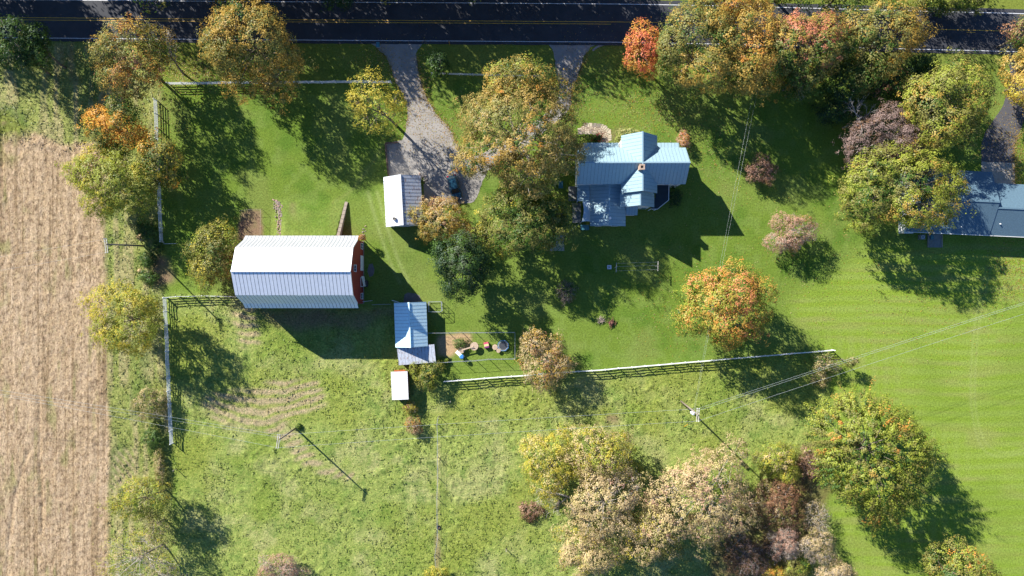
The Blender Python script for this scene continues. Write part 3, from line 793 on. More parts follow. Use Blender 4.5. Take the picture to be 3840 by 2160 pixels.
tree("bare_bush","pale tan bush touching the bottom edge beside the meadow","shrub",3140,2148,72,52,4.5,.3,[(GY,1.4),(TA,2),(OL,.6)],seed=51,clump=.4,leaf=.16,twig=60)
tree("sumac_bush","orange and yellow bush at the very bottom below the twiggy bushes","shrub",2905,2150,42,36,3,.2,[(OR,1.5),(YE,1),(OL,1.2)],seed=52,clump=.5,leaf=.18)
tree("olive_bush","olive shrub on the bottom edge between the twiggy bushes","shrub",2985,2135,55,50,3.5,.2,[(OL,2.4),(YG,.8),(GR,1)],seed=53,clump=.5,leaf=.18)
# lower left
tree("locust_tree","yellow green tree at the field edge in the lower left","tree",535,1868,112,78,8,2,[(GR,1),(YG,2.2),(YE,1.0),(OL,1.2)],seed=54,clump=.6,leaf=.2,dens=.7,loose=.15,lean=(1.6,0))
tree("locust_tree","thin olive tree below the yellow green one at the field edge","tree",572,1975,70,62,6.5,1.5,[(OL,2),(YG,1.5),(TA,.8)],seed=55,clump=.55,leaf=.18,dens=.4,loose=.35,twig=50)
tree("sparse_tree","wide half bare yellowing tree in the bottom left corner","tree",510,2095,150,100,9,1.8,[(GY,1.5),(TA,1.2),(YG,1.6),(YE,.9)],seed=56,clump=.55,leaf=.18,dens=.26,loose=.42,twig=220,nb=70,lean=(2,.5))
tree("bare_bush","pinkish grey leafless bush on the bottom edge of the pasture","shrub",1058,2132,92,56,4,.2,[(GY,1.6),(PK,2.6)],seed=57,clump=.4,leaf=.15,twig=140,dens=.7)
tree("yellow_bush","small yellow bush on the bottom edge right of the tyre","shrub",1640,2155,42,28,2,.1,[(YE,2),(YG,1.6)],seed=58,clump=.4,leaf=.18)
tree("olive_bush","greyish olive shrub left of the lower white fence","shrub",560,1518,64,62,3.6,.2,[(OL,2.2),(TA,1.4),(GR,.8)],seed=59,clump=.45,leaf=.17,twig=40,dens=.8)
tree("weed_bush","green weedy bush near the lower end of the white fence","shrub",572,1645,36,58,1.6,.05,[(GR,2),((.12,.19,.05),2)],seed=60,clump=.4,leaf=.16)
tree("weed_hedge","long low rough hedge of dry weeds beside the mown track","shrub",597,1755,20,75,1.5,.05,[(OL,1.4),(TA,1.2),(GR,1)],seed=61,clump=.35,leaf=.15)
# bushes in the verge
for q, lab in ((( 545,862,40,44,1.9), "green weedy bush above the straw mound near the pole"),
               (( 552,975,36,34,1.6), "green weedy bush right below the leaning pole"),
               (( 556,1040,40,26,1.4), "low green weeds around the lower straw mound"),
               (( 590,930,22,24,1.3), "small leafy weed clump at the pole's foot")):
    tree("weed_bush", lab, "shrub", q[0], q[1], q[2], q[3], q[4], .05, [(GR,2.4),(DG,.6),((.11,.18,.04),1.6)], "weed bushes around the left pole", seed=q[0], clump=.4, leaf=.17)
# yard plants
tree("elder_bush","yellow green bush below the lean-to of the old shed","shrub",1610,1412,52,50,3.4,.2,[(GR,1.2),(OL,1.6),(YG,1.8),(YE,.6)],seed=70,clump=.5,leaf=.2)
tree("elder_bush","small yellow green bush between lean-to and white roofed shed","shrub",1552,1388,24,28,2.4,.2,[(GR,1),(OL,1.4),(YG,1.8)],seed=71,clump=.45,leaf=.2)
tree("rose_bush","small yellow leaved bush under the white roofed shed","shrub",1538,1528,24,24,1.6,.1,[(OL,1.5),(YE,1.2),(RB,.5)],seed=72,clump=.35,leaf=.16,twig=20)
tree("rose_bush","rusty orange bush farther below the white roofed shed","shrub",1550,1598,32,34,2.0,.1,[(TA,1.4),(RB,1.6),(OL,.8),(OR,.4)],seed=73,clump=.35,leaf=.16,twig=30)
tree("young_tree","small dark green tree by the picket fence between the drives","tree",1645,240,42,52,5.5,.6,[(DG,2),(GR,3)],seed=74,clump=.6)
tree("hydrangea_bush","cream and lime hydrangea along the front of the farmhouse","shrub",2360,500,56,18,1.5,.1,[((.20,.26,.05),1.6),((.42,.40,.16),1.6),(GR,.6)],seed=75,clump=.3,leaf=.15)
tree("hydrangea_bush","lime hydrangea at the corner of the porch steps","shrub",2322,520,18,18,1.4,.1,[((.22,.28,.05),1.8),((.42,.40,.16),1.2)],seed=76,clump=.3,leaf=.15)
tree("flower_bed","dark bed of red and green flowers beside the flagstone path","shrub",2232,516,30,16,.9,.05,[(GR,2),(DG,1),((.45,.08,.08),1.0)],seed=77,clump=.25,leaf=.14)
tree("burning_bush","orange pink shrub at the right front corner of the farmhouse","shrub",2563,520,29,34,2.4,.1,[(OR,1),(PK,1.8),(OL,.8),(RD,.4)],seed=78,clump=.35,leaf=.16)
tree("yew_bush","dark evergreen bush beside the back deck of the farmhouse","shrub",2528,738,28,38,2.6,.1,[(DG,3),(GR,1)],seed=79,clump=.45,leaf=.17)
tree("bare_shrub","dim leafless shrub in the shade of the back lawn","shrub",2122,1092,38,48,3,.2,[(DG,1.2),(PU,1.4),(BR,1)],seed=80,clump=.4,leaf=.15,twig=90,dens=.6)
tree("fence_end_bush","grey green twiggy bush below the right end of the long fence","shrub",3095,1365,58,40,3.2,.2,[(OL,1.6),(GR,1),(TA,1.2)],seed=81,clump=.4,leaf=.16,dens=.55,loose=.3,twig=50)
tree("fence_end_bush","pale weedy bush on the pasture edge below the fence end","shrub",3078,1420,36,38,1.8,.1,[(OL,1.2),(TA,1.4),(GR,1)],seed=82,clump=.35,leaf=.15,dens=.7)
tree("sapling","thin sapling alone on the meadow off the fence end","tree",3190,1358,24,20,3.4,1.4,[(OL,1.4),(GR,1),(TA,.8)],seed=83,clump=.4,leaf=.17,dens=.9,lean=(-.6,.3))
tree("play_bush","low green bush beside the spool seats in the play yard","shrub",1722,1288,28,22,1.1,.05,[(GR,1.5),((.14,.20,.05),2)],seed=84,clump=.3,leaf=.15)
tree("ornamental_vine","rust orange creeper at the upper right corner of the barn","shrub",1355,892,16,12,2.6,1.4,[(OR,1.5),(RB,1.5),(OL,.8)],seed=85,clump=.3,leaf=.14)
tree("weed_bush","small leafy weed clump beside the middle pole's foot","shrub",1122,1600,9,14,.5,.02,[(GR,2),(YG,.6)],seed=86,clump=.25,leaf=.14)
tree("lime_plant","small lime green plant by the play yard fence corner","shrub",1668,1352,14,9,.8,.02,[(YG,2),((.2,.3,.05),2)],seed=87,clump=.25,leaf=.15)
# beyond the road: these shade the asphalt
NOR = "trees on the far side of the road"
tree("dark_tree","dark green crown poking over the far road edge at top centre","tree",1272,-22,54,62,9,1.5,[(DG,2.5),(GR,2)],NOR,seed=90,clump=.7)
far = [(-300,-120,150,15),(-110,-170,140,16),(15,-130,90,13),(560,-140,140,16),(700,-190,130,17),(850,-130,125,15.5),(1000,-180,135,17),(1140,-130,120,15.5),(1300,-180,140,17),
       (1460,-130,125,15.5),(1610,-180,135,17),(1760,-130,125,15.5),(1910,-180,130,16),(2060,-140,115,14)]
FAR_AT = ["left of the frame by the road", "shading the road's left end", "shading the lane above the ragged dark tree", "just right of the sunny gap on the road",
          "above the half bare tree", "above the left side of the big golden tree", "above the right side of the big golden tree", "left of the dark crown at top centre", "behind the dark crown at top centre",
          "above the first driveway mouth", "above the small picket fence tree", "above the left of the picket fence", "above the huge golden maple", "above the second driveway mouth"]
for i, (u, v, r, h) in enumerate(far):
    tree("roadside_tree", "olive autumn tree beyond the road, "+FAR_AT[i], "tree", u, v+8, r, r*.8, h, 1.0, maple, NOR, seed=100+i, dens=.62, leaf=.46, clump=1.1, nb=6)
for i, u in enumerate([-520,-360,-250,130,290,450,610,770,930,1090,1250,1410,1570,1730,1890,2050]):
    tree("woodland_tree", "olive tree in the second row beyond the road", "tree", u, -345, 125, 100, 18, 1.0, maple, "second row of trees beyond the road", seed=170+i, dens=.45, leaf=.55, clump=1.2, nb=4)
for i, (u, v, r, h) in enumerate([(2250,-150,105,11),(2960,-60,120,12),(3160,-30,110,11),(3330,-20,75,9),(3480,-110,95,12),(3650,-120,95,12)]):
    tree("roadside_tree", ["half leafy tree beyond the road above the second drive", "dark green tree beyond the road above the coral topped maple",
         "deep green tree at the top edge, right of the row", "leafy green tree at the top edge near the right road bend", "dark tree beyond the road left of the bright right gap", "dark tree beyond the road at the top right corner"][i], "tree", u, v, r, r*.8, h, 1.2, [(DG,1.5),(GR,2.4),(OL,1)], NOR, seed=130+i, dens=.5, leaf=.32, clump=.9, loose=(.4 if i == 0 else 0), twig=(60 if i == 0 else 0))
for i, (u, v, r, lab) in enumerate([(3490,12,60,"green bush on the far verge left of the bright gap"), (3640,8,62,"yellow green bush on the far verge near the right bend"), (3560,30,38,"low bush hanging over the far white line")]):
    tree("verge_bush", lab, "shrub", u, v, r, r*.6, 4.5, .3, [(GR,2),(YG,1),(OL,1.2)], seed=140+i, clump=.6)

# dead bleached tree among the roadside row
def dead_tree(name, label, u, v, h, spread, seed, m=M_BARKPALE):
    rng = random.Random(seed)
    b = G(u, v, 0); root = empty(name, b); tag(root, label, "tree")
    t = MB(); t.tube([(0,0,-.1),(.1,.1,h*.4),(.0,.3,h*.75)], [.16,.12,.07], 7); t.build("trunk", m, root, smooth=True)
    br = MB()
    def grow(p, d, l, r, k):
        e = p+d*l
        br.tube([p, p.lerp(e, .5)+Vector((rng.gauss(0,.04), rng.gauss(0,.04), .03))*l, e], [r, r*.8, r*.5], 4, False)
        if k:
            for _ in range(3):
                nd = (d+Vector((rng.gauss(0,.45), rng.gauss(0,.45), rng.gauss(.05,.3)))).normalized()
                grow(p.lerp(e, rng.uniform(.5, 1)), nd, l*rng.uniform(.5,.75), r*.55, k-1)
    for i in range(6):
        a = rng.uniform(0, 6.28)
        grow(Vector((0,.1,h*rng.uniform(.4,.75))), Vector((math.cos(a), math.sin(a), .35)).normalized(), spread, .07, 3)
    br.build("branches", m, root, smooth=True)
dead_tree("dead_tree", "bleached leafless dead tree left of the grey brown tree", 3160, 480, 8.5, 2.3, 4)
dead_tree("dead_tree", "pale dead treetop above the dim shade under the roadside row", 2985, 350, 6, 1.3, 9)

# ------------------------------------------------------------------ buildings
def roof_plane(parent, pts, run, w, m, name="roof_panel", thick=.025, gap=.018, rib=.014, deck=True, start=0.0):
    """planar roof polygon split into standing-seam sheets that run along `run`"""
    pts = [Vector(p) for p in pts]; run = Vector(run).normalized()
    n = Vector((0, 0, 0))
    for i in range(len(pts)):
        a, b = pts[i], pts[(i+1) % len(pts)]
        n += Vector(((a.y-b.y)*(a.z+b.z), (a.z-b.z)*(a.x+b.x), (a.x-b.x)*(a.y+b.y)))
    n.normalize()
    if n.z < 0: n = -n
    run = (run-n*run.dot(n)).normalized()
    u = run.cross(n).normalized(); o = pts[0]
    def to3(q, z):
        p = o+u*q[0]+run*q[1]+n*z
        return (p.x, p.y, p.z)
    poly = [((p-o).dot(u), (p-o).dot(run)) for p in pts]
    s = sum(poly[i][0]*poly[(i+1) % len(poly)][1]-poly[(i+1) % len(poly)][0]*poly[i][1] for i in range(len(poly)))
    if s < 0: poly = poly[::-1]
    flip = u.cross(run).dot(n) < 0
    def prism(mb, q, z0, z1):
        k = len(q); vs = [to3(p, z0) for p in q]+[to3(p, z1) for p in q]
        fs = [tuple(range(k))[::-1], tuple(range(k, 2*k))]+[(i, (i+1) % k, k+(i+1) % k, k+i) for i in range(k)]
        if flip: fs = [f[::-1] for f in fs]
        mb.add(vs, fs)
    if deck:
        mb = MB(); prism(mb, poly, -.05, -.004); mb.build("roof_deck", M_DECK, parent)
    u0 = min(p[0] for p in poly); u1 = max(p[0] for p in poly)
    x = u0-start
    while x < u1-.02:
        q = clip(clip(poly, -1, 0, -(x+gap)), 1, 0, x+w-gap)
        if area(q) > .02:
            mb = MB(); z = random.uniform(-.004, .006)
            prism(mb, q, 0, thick+z)
            if rib:
                r = clip(clip(poly, -1, 0, -(x+gap)), 1, 0, x+gap+.05)
                if area(r) > .003: prism(mb, r, thick+z+.001, thick+z+rib)
            mb.build(name, m, parent)
        x += w

def gable_walls(parent, x0, x1, y0, y1, eave, ridge, axis, m, name="wall", z0=-.1, prof=None):
    """four walls; axis = ridge direction; prof = half gable profile [(offset, z)...] from eave to ridge"""
    cx, cy = (x0+x1)/2, (y0+y1)/2; t = .15
    half = (y1-y0)/2 if axis == 'x' else (x1-x0)/2
    prof = prof or [(half, eave), (0, ridge)]
    out = [(-half, z0), (half, z0)]+[(o, z) for o, z in prof]+[(-o, z) for o, z in prof[::-1] if o > 0]
    for e in (0, 1):
        mb = MB(); k = len(out)
        if axis == 'x':
            a = x0 if e == 0 else x1-t
            vs = [(a, cy+o, z) for o, z in out]+[(a+t, cy+o, z) for o, z in out]
        else:
            a = y0 if e == 0 else y1-t
            vs = [(cx+o, a, z) for o, z in out]+[(cx+o, a+t, z) for o, z in out]
        fs = [tuple(range(k)), tuple(range(k, 2*k))[::-1]]+[(i, k+i, k+(i+1) % k, (i+1) % k) for i in range(k)]
        mb.add(vs, fs); mb.build(name, m, parent)
    mb = MB()
    if axis == 'x':
        MB().box(x0+t+.002, x1-t-.002, y0, y0+t, z0, eave).build(name, m, parent)
        MB().box(x0+t+.002, x1-t-.002, y1-t, y1, z0, eave).build(name, m, parent)
    else:
        MB().box(x0, x0+t, y0+t+.002, y1-t-.002, z0, eave).build(name, m, parent)
        MB().box(x1-t, x1, y0+t+.002, y1-t-.002, z0, eave).build(name, m, parent)

def opening(parent, kind, c, w, h, face, fm=M_WHITE, pm=M_GLASS):
    """window or door set on a wall; face in 'x+','x-','y+','y-'"""
    x, y, z = c; d = .06
    def bx(a0, a1, z0, z1, t0, t1, nm, m, par):
        if face[0] == 'y':
            s = 1 if face[1] == '+' else -1
            ys = sorted((y+s*t0, y+s*t1)); return MB().box(x+a0, x+a1, ys[0], ys[1], z+z0, z+z1).build(nm, m, par)
        s = 1 if face[1] == '+' else -1
        xs = sorted((x+s*t0, x+s*t1)); return MB().box(xs[0], xs[1], y+a0, y+a1, z+z0, z+z1).build(nm, m, par)
    f = bx(-w/2-.1, w/2+.1, -.1, h+.1, .004, d, kind, fm, parent)
    if kind == "window":
        bx(-w/2, -.03, 0, h, d+.002, d+.02, "pane", pm, f); bx(.03, w/2, 0, h, d+.002, d+.02, "pane", pm, f)
        bx(-w/2-.14, w/2+.14, -.16, -.102, .006, d+.08, "sill", fm, f)
    else:
        bx(-w/2+.05, w/2-.05, .05, h-.05, d+.002, d+.03, "door_leaf", pm, f)
        bx(w/2-.22, w/2-.16, h*.45, h*.5, d+.032, d+.08, "handle", M_GALV, f)
    return f

# --- barn
bx0, by0 = P2(962, 1022); bx1, _ = P2(1366, 1022)
barn = empty("barn", (0, by0, 0))
tag(barn, "red gambrel barn with a white standing seam metal roof", "barn")
BP = [(6.25, 4.85), (5.45, 5.75), (3.97, 9.0), (0, 10.75)]
gable_walls(barn, bx0+.15, bx1-.12, -5.55, 5.55, 5.6, 10.9, 'x', M_RED, prof=[(5.55, 5.5), (5.30, 5.75), (3.85, 8.9), (0, 10.55)])
MB().box(bx0+.05, bx1-.02, -5.62, 5.62, -.1, .45).build("foundation", M_STONE, barn)
for s in (1, -1):
    for (a, b) in zip(BP[:-1], BP[1:]):
        roof_plane(barn, [(bx0-.1, s*a[0], a[1]), (bx1+.1, s*a[0], a[1]), (bx1+.1, s*b[0], b[1]), (bx0-.1, s*b[0], b[1])], (0, s*(a[0]-b[0]), a[1]-b[1]), .615, M_BARNDIM if (s > 0 and a[0] > 4.5) else M_BARNROOF, gap=.034)
MB().bar((bx0-.12, 0, 10.82), (bx1+.12, 0, 10.82), .3, .06).build("ridge_cap", M_BARNROOF, barn)
for s in (1, -1):
    MB().bar((bx1+.13, s*3.97, 8.98), (bx1+.13, 0, 10.72), .05, .22).build("barge_board", M_WHITE, barn)
    MB().bar((bx1+.13, s*5.45, 5.73), (bx1+.13, s*3.97, 8.98), .05, .22).build("barge_board", M_WHITE, barn)
yy = lambda py: (1080-py)/PPM-by0
opening(barn, "door", (bx1-.12, yy(988), .1), 2.5, 2.3, 'x+', M_WHITE, M_WHITE)
opening(barn, "window", (bx1-.12, yy(1010), 6.2), 1.0, 1.2, 'x+')
opening(barn, "door", (bx1-.12, yy(1058), .1), 1.5, 2.2, 'x+', M_WHITE, M_RED)
d2 = MB().bar((bx1+.0, yy(1036), 1.15), (bx1+.35, yy(1074), 1.15), .06, 2.0).build("open_door_leaf", M_WHITE, barn)
opening(barn, "window", (bx1-.12, yy(925), 1.2), .9, 1.0, 'x+')
opening(barn, "window", (bx1-.12, yy(1110), 1.2), .9, 1.0, 'x+')
opening(barn, "door", ((bx0+bx1)/2, 5.55, 1.45), 3.4, 3.4, 'y+', M_WHITE, M_RED)
for k in range(5): opening(barn, "window", (bx0+2.4+k*3.7, -5.55, 1.3), .8, .8, 'y-')

# --- garage
ang = math.radians(3.1)
garage = empty("garage", (*P2(1521, 761.5), 0), ang)
tag(garage, "small garage with a white and rust streaked metal roof", "garage")
gable_walls(garage, -2.95, 2.95, -4.2, 4.2, 2.65, 4.35, 'y', M_SIDING)
roof_plane(garage, [(-3.25, -4.4, 2.6), (-3.25, 4.4, 2.6), (0, 4.4, 4.4), (0, -4.4, 4.4)], (-3.25, 0, -1.8), .62, M_BARNROOF, gap=.038)
roof_plane(garage, [(3.25, -4.4, 2.6), (3.25, 4.4, 2.6), (0, 4.4, 4.4), (0, -4.4, 4.4)], (3.25, 0, -1.8), .62, M_RUST, gap=.03)
MB().bar((0, -4.42, 4.45), (0, 4.42, 4.45), .24, .05).build("ridge_cap", M_BARNROOF, garage)
fl = MB().box(-1.75, -1.30, -3.35, -2.9, 3.2, 4.3).build("flue", M_CONC, garage)
MB().box(-1.66, -1.39, -3.26, -2.99, 4.302, 4.32).build("flue_opening", M_BLACK, fl)
opening(garage, "door", (2.95, 1.5, .05), 2.6, 2.2, 'x+', M_WHITE, M_SIDING)
opening(garage, "window", (2.95, -2.3, 1.1), .9, .9, 'x+')
opening(garage, "window", (0, -4.2, 1.1), 1.0, 1.0, 'y-')

# --- old shed with lean-to
shed = empty("shed", (*P2(1548, 1214.5), 0), math.radians(2))
tag(shed, "old shed with a ridged pale metal roof half in the barn's shadow", "shed")
gable_walls(shed, -2.6, 2.6, -3.75, 3.75, 2.3, 3.7, 'y', M_WOOD)
roof_plane(shed, [(-2.85, -3.95, 2.25), (-2.85, 3.95, 2.25), (0, 3.95, 3.8), (0, -3.95, 3.8)], (-2.85, 0, -1.55), .6, M_OLDROOF)
roof_plane(shed, [(2.85, -3.95, 2.25), (2.85, 3.95, 2.25), (0, 3.95, 3.8), (0, -3.95, 3.8)], (2.85, 0, -1.55), .6, M_OLDROOF)
MB().bar((0, -3.97, 3.85), (0, 3.97, 3.85), .22, .05).build("ridge_cap", M_OLDROOF, shed)
opening(shed, "door", (0, 3.75, 0), 1.2, 1.95, 'y+', M_WOOD, M_WOOD)
leanto = empty("lean_to", (*P2(1567, 1326), 0), math.radians(4.5))
tag(leanto, "rust streaked lean-to roof on the lower end of the old shed", "lean-to")
roof_plane(leanto, [(-3.3, -1.65, 1.65), (3.35, -1.65, 1.65), (3.35, 1.6, 2.15), (-3.3, 1.6, 2.15)], (0, -3.25, -.5), .6, M_RUST)
for sx in (-3.1, 0, 3.1): MB().box(sx-.06, sx+.06, -1.5, -1.38, -.1, 1.6).build("post", M_WOOD, leanto)
MB().box(-3.2, 3.2, 1.35, 1.45, -.1, 2.02).build("back_wall", M_WOOD, leanto)
MB().box(-3.2, -3.1, -1.3, 1.33, -.1, 1.62).build("side_wall", M_WOOD, leanto)

# --- white roofed coop
coop = empty("coop", (*P2(1507, 1439), 0), math.radians(2.0))
tag(coop, "small red walled coop with a flat white ribbed roof", "coop")
MB().box(-1.3, 1.3, -2.3, 2.3, -.1, 2.05).build("wall", M_REDBROWN, coop)
roof_plane(coop, [(-1.46, -2.5, 2.2), (1.46, -2.5, 2.2), (1.46, 2.5, 2.4), (-1.46, 2.5, 2.4)], (1, 0, 0), .31, M_WHITE, gap=.006, rib=.012)
MB().box(-.95, 1.05, 2.35, 2.75, 2.05, 2.12).build("door_flap", M_ORANGEBOARD, coop)
opening(coop, "door", (0, -2.3, 0), .8, 1.7, 'y-', M_REDBROWN, M_REDBROWN)

# --- farmhouse (local frame: metres from plan pixel 2374,643.5)
hx, hy = P2(2374, 643.5)
house = empty("farmhouse", (hx, hy, 0))
tag(house, "large white farmhouse with a grey standing seam cross gable roof", "house")
LX = lambda px: (px-2374)/PPM
LY = lambda py: (643.5-py)/PPM
EV, RG = 5.75, 8.8
w0, w1 = LX(2151), LX(2540); n1, s1 = LY(579), LY(709)
xa, xb = LX(2310), LX(2438); yN, yS = LY(536), LY(742)
e = .3
# wall blocks
gable_walls(house, w0+e, w1-e, s1+e, n1-e, EV, RG-.15, 'x', M_SIDING)
gable_walls(house, xa+e, xb-e, LY(650), yN-e, EV, RG-.15, 'y', M_SIDING)
gable_walls(house, xa+e, xb-e, yS+e, LY(650)-.2, EV, RG-.15, 'y', M_SIDING)
# main slopes, cut by the two cross gables
hw = (xb-xa)/2; cxg = 0.0
k = (RG-EV)/n1
for s, yend in ((1, yN), (-1, yS)):
    ye = n1 if s > 0 else s1
    # left and right pieces of the main roof
    roof_plane(house, [(w0, ye, EV), (xa, ye, EV), (cxg, 0, RG), (w0, 0, RG)], (0, ye, EV-RG), .605, M_HOUSEROOF)
    roof_plane(house, [(w1, ye, EV), (xb, ye, EV), (cxg, 0, RG), (w1, 0, RG)], (0, ye, EV-RG), .605, M_HOUSEROOF)
    roof_plane(house, [(xa, ye, EV), (xa, yend, EV), (cxg, yend, RG), (cxg, 0, RG)], (xa, 0, EV-RG), .605, M_HOUSEROOF)
    roof_plane(house, [(xb, ye, EV), (xb, yend, EV), (cxg, yend, RG), (cxg, 0, RG)], (xb, 0, EV-RG), .605, M_HOUSEROOF)
for a, b in (((w0-.02, 0, RG+.06), (w1+.02, 0, RG+.06)), ((0, yS-.02, RG+.075), (0, yN+.02, RG+.075))):
    MB().bar(a, b, .22, .05).build("ridge_cap", M_HOUSEROOF, house)
# lower step of the south gable
xc0, xc1, ys2 = LX(2308), LX(2431), LY(790)
xm = (xc0+xc1)/2
gable_walls(house, xc0+e, xc1-e, ys2+e, yS+e-.02, 5.0, 7.75, 'y', M_SIDING)
for xs in (xc0, xc1):
    roof_plane(house, [(xs, ys2, 4.95), (xs, yS+.1, 4.95), (xm, yS+.1, 7.85), (xm, ys2, 7.85)], (xs-xm, 0, -2.9), .605, M_HOUSEROOF)
MB().bar((xm, ys2-.02, 7.92), (xm, yS+.1, 7.92), .22, .05).build("ridge_cap", M_HOUSEROOF, house)
# single storey wing to the south-west
q0, q1, ysw = LX(2206), LX(2335), LY(854)
qm = (q0+q1)/2
gable_walls(house, q0+e, q1-e, ysw+e, s1+e-.02, 3.0, 4.55, 'y', M_SIDING)
for xs in (q0, q1):
    roof_plane(house, [(xs, ysw, 2.95), (xs, s1+.25, 2.95), (qm, s1+.25, 4.65), (qm, ysw, 4.65)], (xs-qm, 0, -1.7), .62, M_HOUSEROOF)
MB().bar((qm, ysw-.02, 4.72), (qm, s1+.25, 4.72), .22, .05).build("ridge_cap", M_HOUSEROOF, house)
# low roofs: west lean-to, small south lean-to, two porches
roof_plane(house, [(LX(2158), LY(762), 2.5), (LX(2158), s1+.28, 2.5), (q0-.06, s1+.28, 2.88), (q0-.06, LY(762), 2.88)], (-1, 0, -.2), .62, M_HOUSEROOF)
for py in (760,): MB().box(LX(2161), LX(2161)+.12, LY(py), LY(py)+.12, 0, 2.42).build("porch_post", M_WHITE, house)
roof_plane(house, [(LX(2336), LY(813), 2.6), (LX(2380), LY(813), 2.6), (LX(2380), ys2+e-.02, 3.2), (LX(2336), ys2+e-.02, 3.2)], (0, -1, -.5), .5, M_HOUSEROOF)
MB().box(LX(2339), LX(2377), LY(809), LY(809)+.12, 0, 2.5).build("wall", M_SIDING, house)
for (a, b) in ((2180, 2309), (2439, 2530)):
    roof_plane(house, [(LX(a), LY(549), 2.95), (LX(b), LY(549), 2.95), (LX(b), n1-e+.02, 3.6), (LX(a), n1-e+.02, 3.6)], (0, 1, -.4), .605, M_HOUSEROOF)
    nn = int((b-a)/40)
    for i in range(nn+1):
        xx = LX(a)+.15+(LX(b)-LX(a)-.42)*i/nn
        MB().box(xx, xx+.12, LY(552)-.12, LY(552), 0, 2.9).build("porch_post", M_WHITE, house)
    MB().box(LX(a)+.02, LX(b)-.02, LY(551), n1-e, 0, .28).build("porch_floor", M_DECKWOOD, house)
# flat dark back porch roof with white edging
pp = [(LX(x), LY(y)) for x, y in [(2447,701),(2495,701),(2494,758),(2453,791),(2432,791),(2432,750),(2447,750)]]
MB().prism(pp[::-1], 2.55, 2.72).build("porch_roof", M_NAVY, house)
for i in range(4):
    a, b = pp[i], pp[i+1]
    MB().bar((a[0], a[1], 2.76), (b[0], b[1], 2.76), .10, .09).build("roof_edging", M_WHITE, house)
for q in pp[1:5]: MB().box(q[0]-.12, q[0]-.02, q[1]+.02, q[1]+.12, 0, 2.54).build("porch_post", M_WHITE, house)
# chimney and pipes
cx, cy = LX(2368), LY(663)
ch = MB().box(cx-.38, cx+.38, cy-.38, cy+.38, 7.2, 9.75).build("chimney", M_BRICK, house)
MB().box(cx-.45, cx+.45, cy-.45, cy-.22, 9.752, 9.9).box(cx-.45, cx+.45, cy+.22, cy+.45, 9.752, 9.9).box(cx-.45, cx-.22, cy-.22, cy+.22, 9.752, 9.9).box(cx+.22, cx+.45, cy-.22, cy+.22, 9.752, 9.9).build("chimney_cap", M_BRICK, ch)
MB().box(cx-.21, cx+.21, cy-.21, cy+.21, 9.752, 9.78).build("flue_opening", M_BLACK, ch)
vx, vy = LX(2272), LY(829)
vp = MB().disc((vx, vy), .10, 4.2, 5.2, 10).build("flue_pipe", M_GALV, house)
MB().disc((vx, vy), .24, 5.2, 5.32, 12, .1).build("flue_cap", M_CERAM, vp)
# windows and doors
for py in (745,): pass
for px in (2190, 2240, 2480, 2515):
    opening(house, "window", (LX(px), n1-e, 4.1), .8, 1.3, 'y+')
    opening(house, "window", (LX(px), s1+e, 3.9 if px > 2400 else 4.2), .8, 1.2, 'y-')
for px in (2350, 2398): opening(house, "window", (LX(px), yN-e, 1.2), .8, 1.5, 'y+'); opening(house, "window", (LX(px), yN-e, 4.2), .8, 1.3, 'y+')
for px in (2240, 2300): opening(house, "window", (LX(px), ysw+e, 1.1), .9, 1.2, 'y-')
opening(house, "door", (LX(2408), ys2+e, .2), .95, 2.05, 'y-', M_WHITE, M_TEAL)
opening(house, "window", (xm, ys2+e, 5.0), .9, 1.2, 'y-')
for py in (610, 675): opening(house, "window", (w1-e, LY(py), 1.1), .8, 1.4, 'x+'); opening(house, "window", (w1-e, LY(py), 4.2), .8, 1.3, 'x+')
opening(house, "window", (q1-e, LY(820), 1.1), .8, 1.2, 'x+')
# shade sail, decks, small things behind the house
sail = empty("shade_sail", G(2194, 795, 0)); tag(sail, "pale triangular shade sail stretched beside the farmhouse's low wing", "shade sail")
pts = [[], []]
NX, NY = 8, 12
vs = []; fs = []
a, b, c, d = Vector((-.85, 1.95, 2.7)), Vector((.82, 2.0, 2.75)), Vector((.82, -2.0, 2.6)), Vector((-.9, -2.05, 2.3))
for i in range(NX+1):
    for j in range(NY+1):
        s, t = i/NX, j/NY
        p = a.lerp(b, s).lerp(d.lerp(c, s), t)
        p.x += .35*math.sin(math.pi*t)*(1-s)*1.0
        p.y += -.12*math.sin(math.pi*s)*(1-2*t)
        p.z -= .22*math.sin(math.pi*t)*math.sin(math.pi*s)
        vs.append(p)
for i in range(NX):
    for j in range(NY):
        fs.append((i*(NY+1)+j, i*(NY+1)+j+1, (i+1)*(NY+1)+j+1, (i+1)*(NY+1)+j))
so = MB().add(vs, fs).build("sail_cloth", M_SAIL, sail, smooth=True)
sm = so.modifiers.new("thickness", 'SOLIDIFY'); sm.thickness = .01
MB().tube([(-.95, -2.1, -.05), (-.95, -2.1, 2.4)], .05, 8).build("pole", M_GALV, sail)
MB().tube([(-.95, 2.0, -.05), (-.95, 2.0, 2.75)], .05, 8).build("pole", M_GALV, sail)
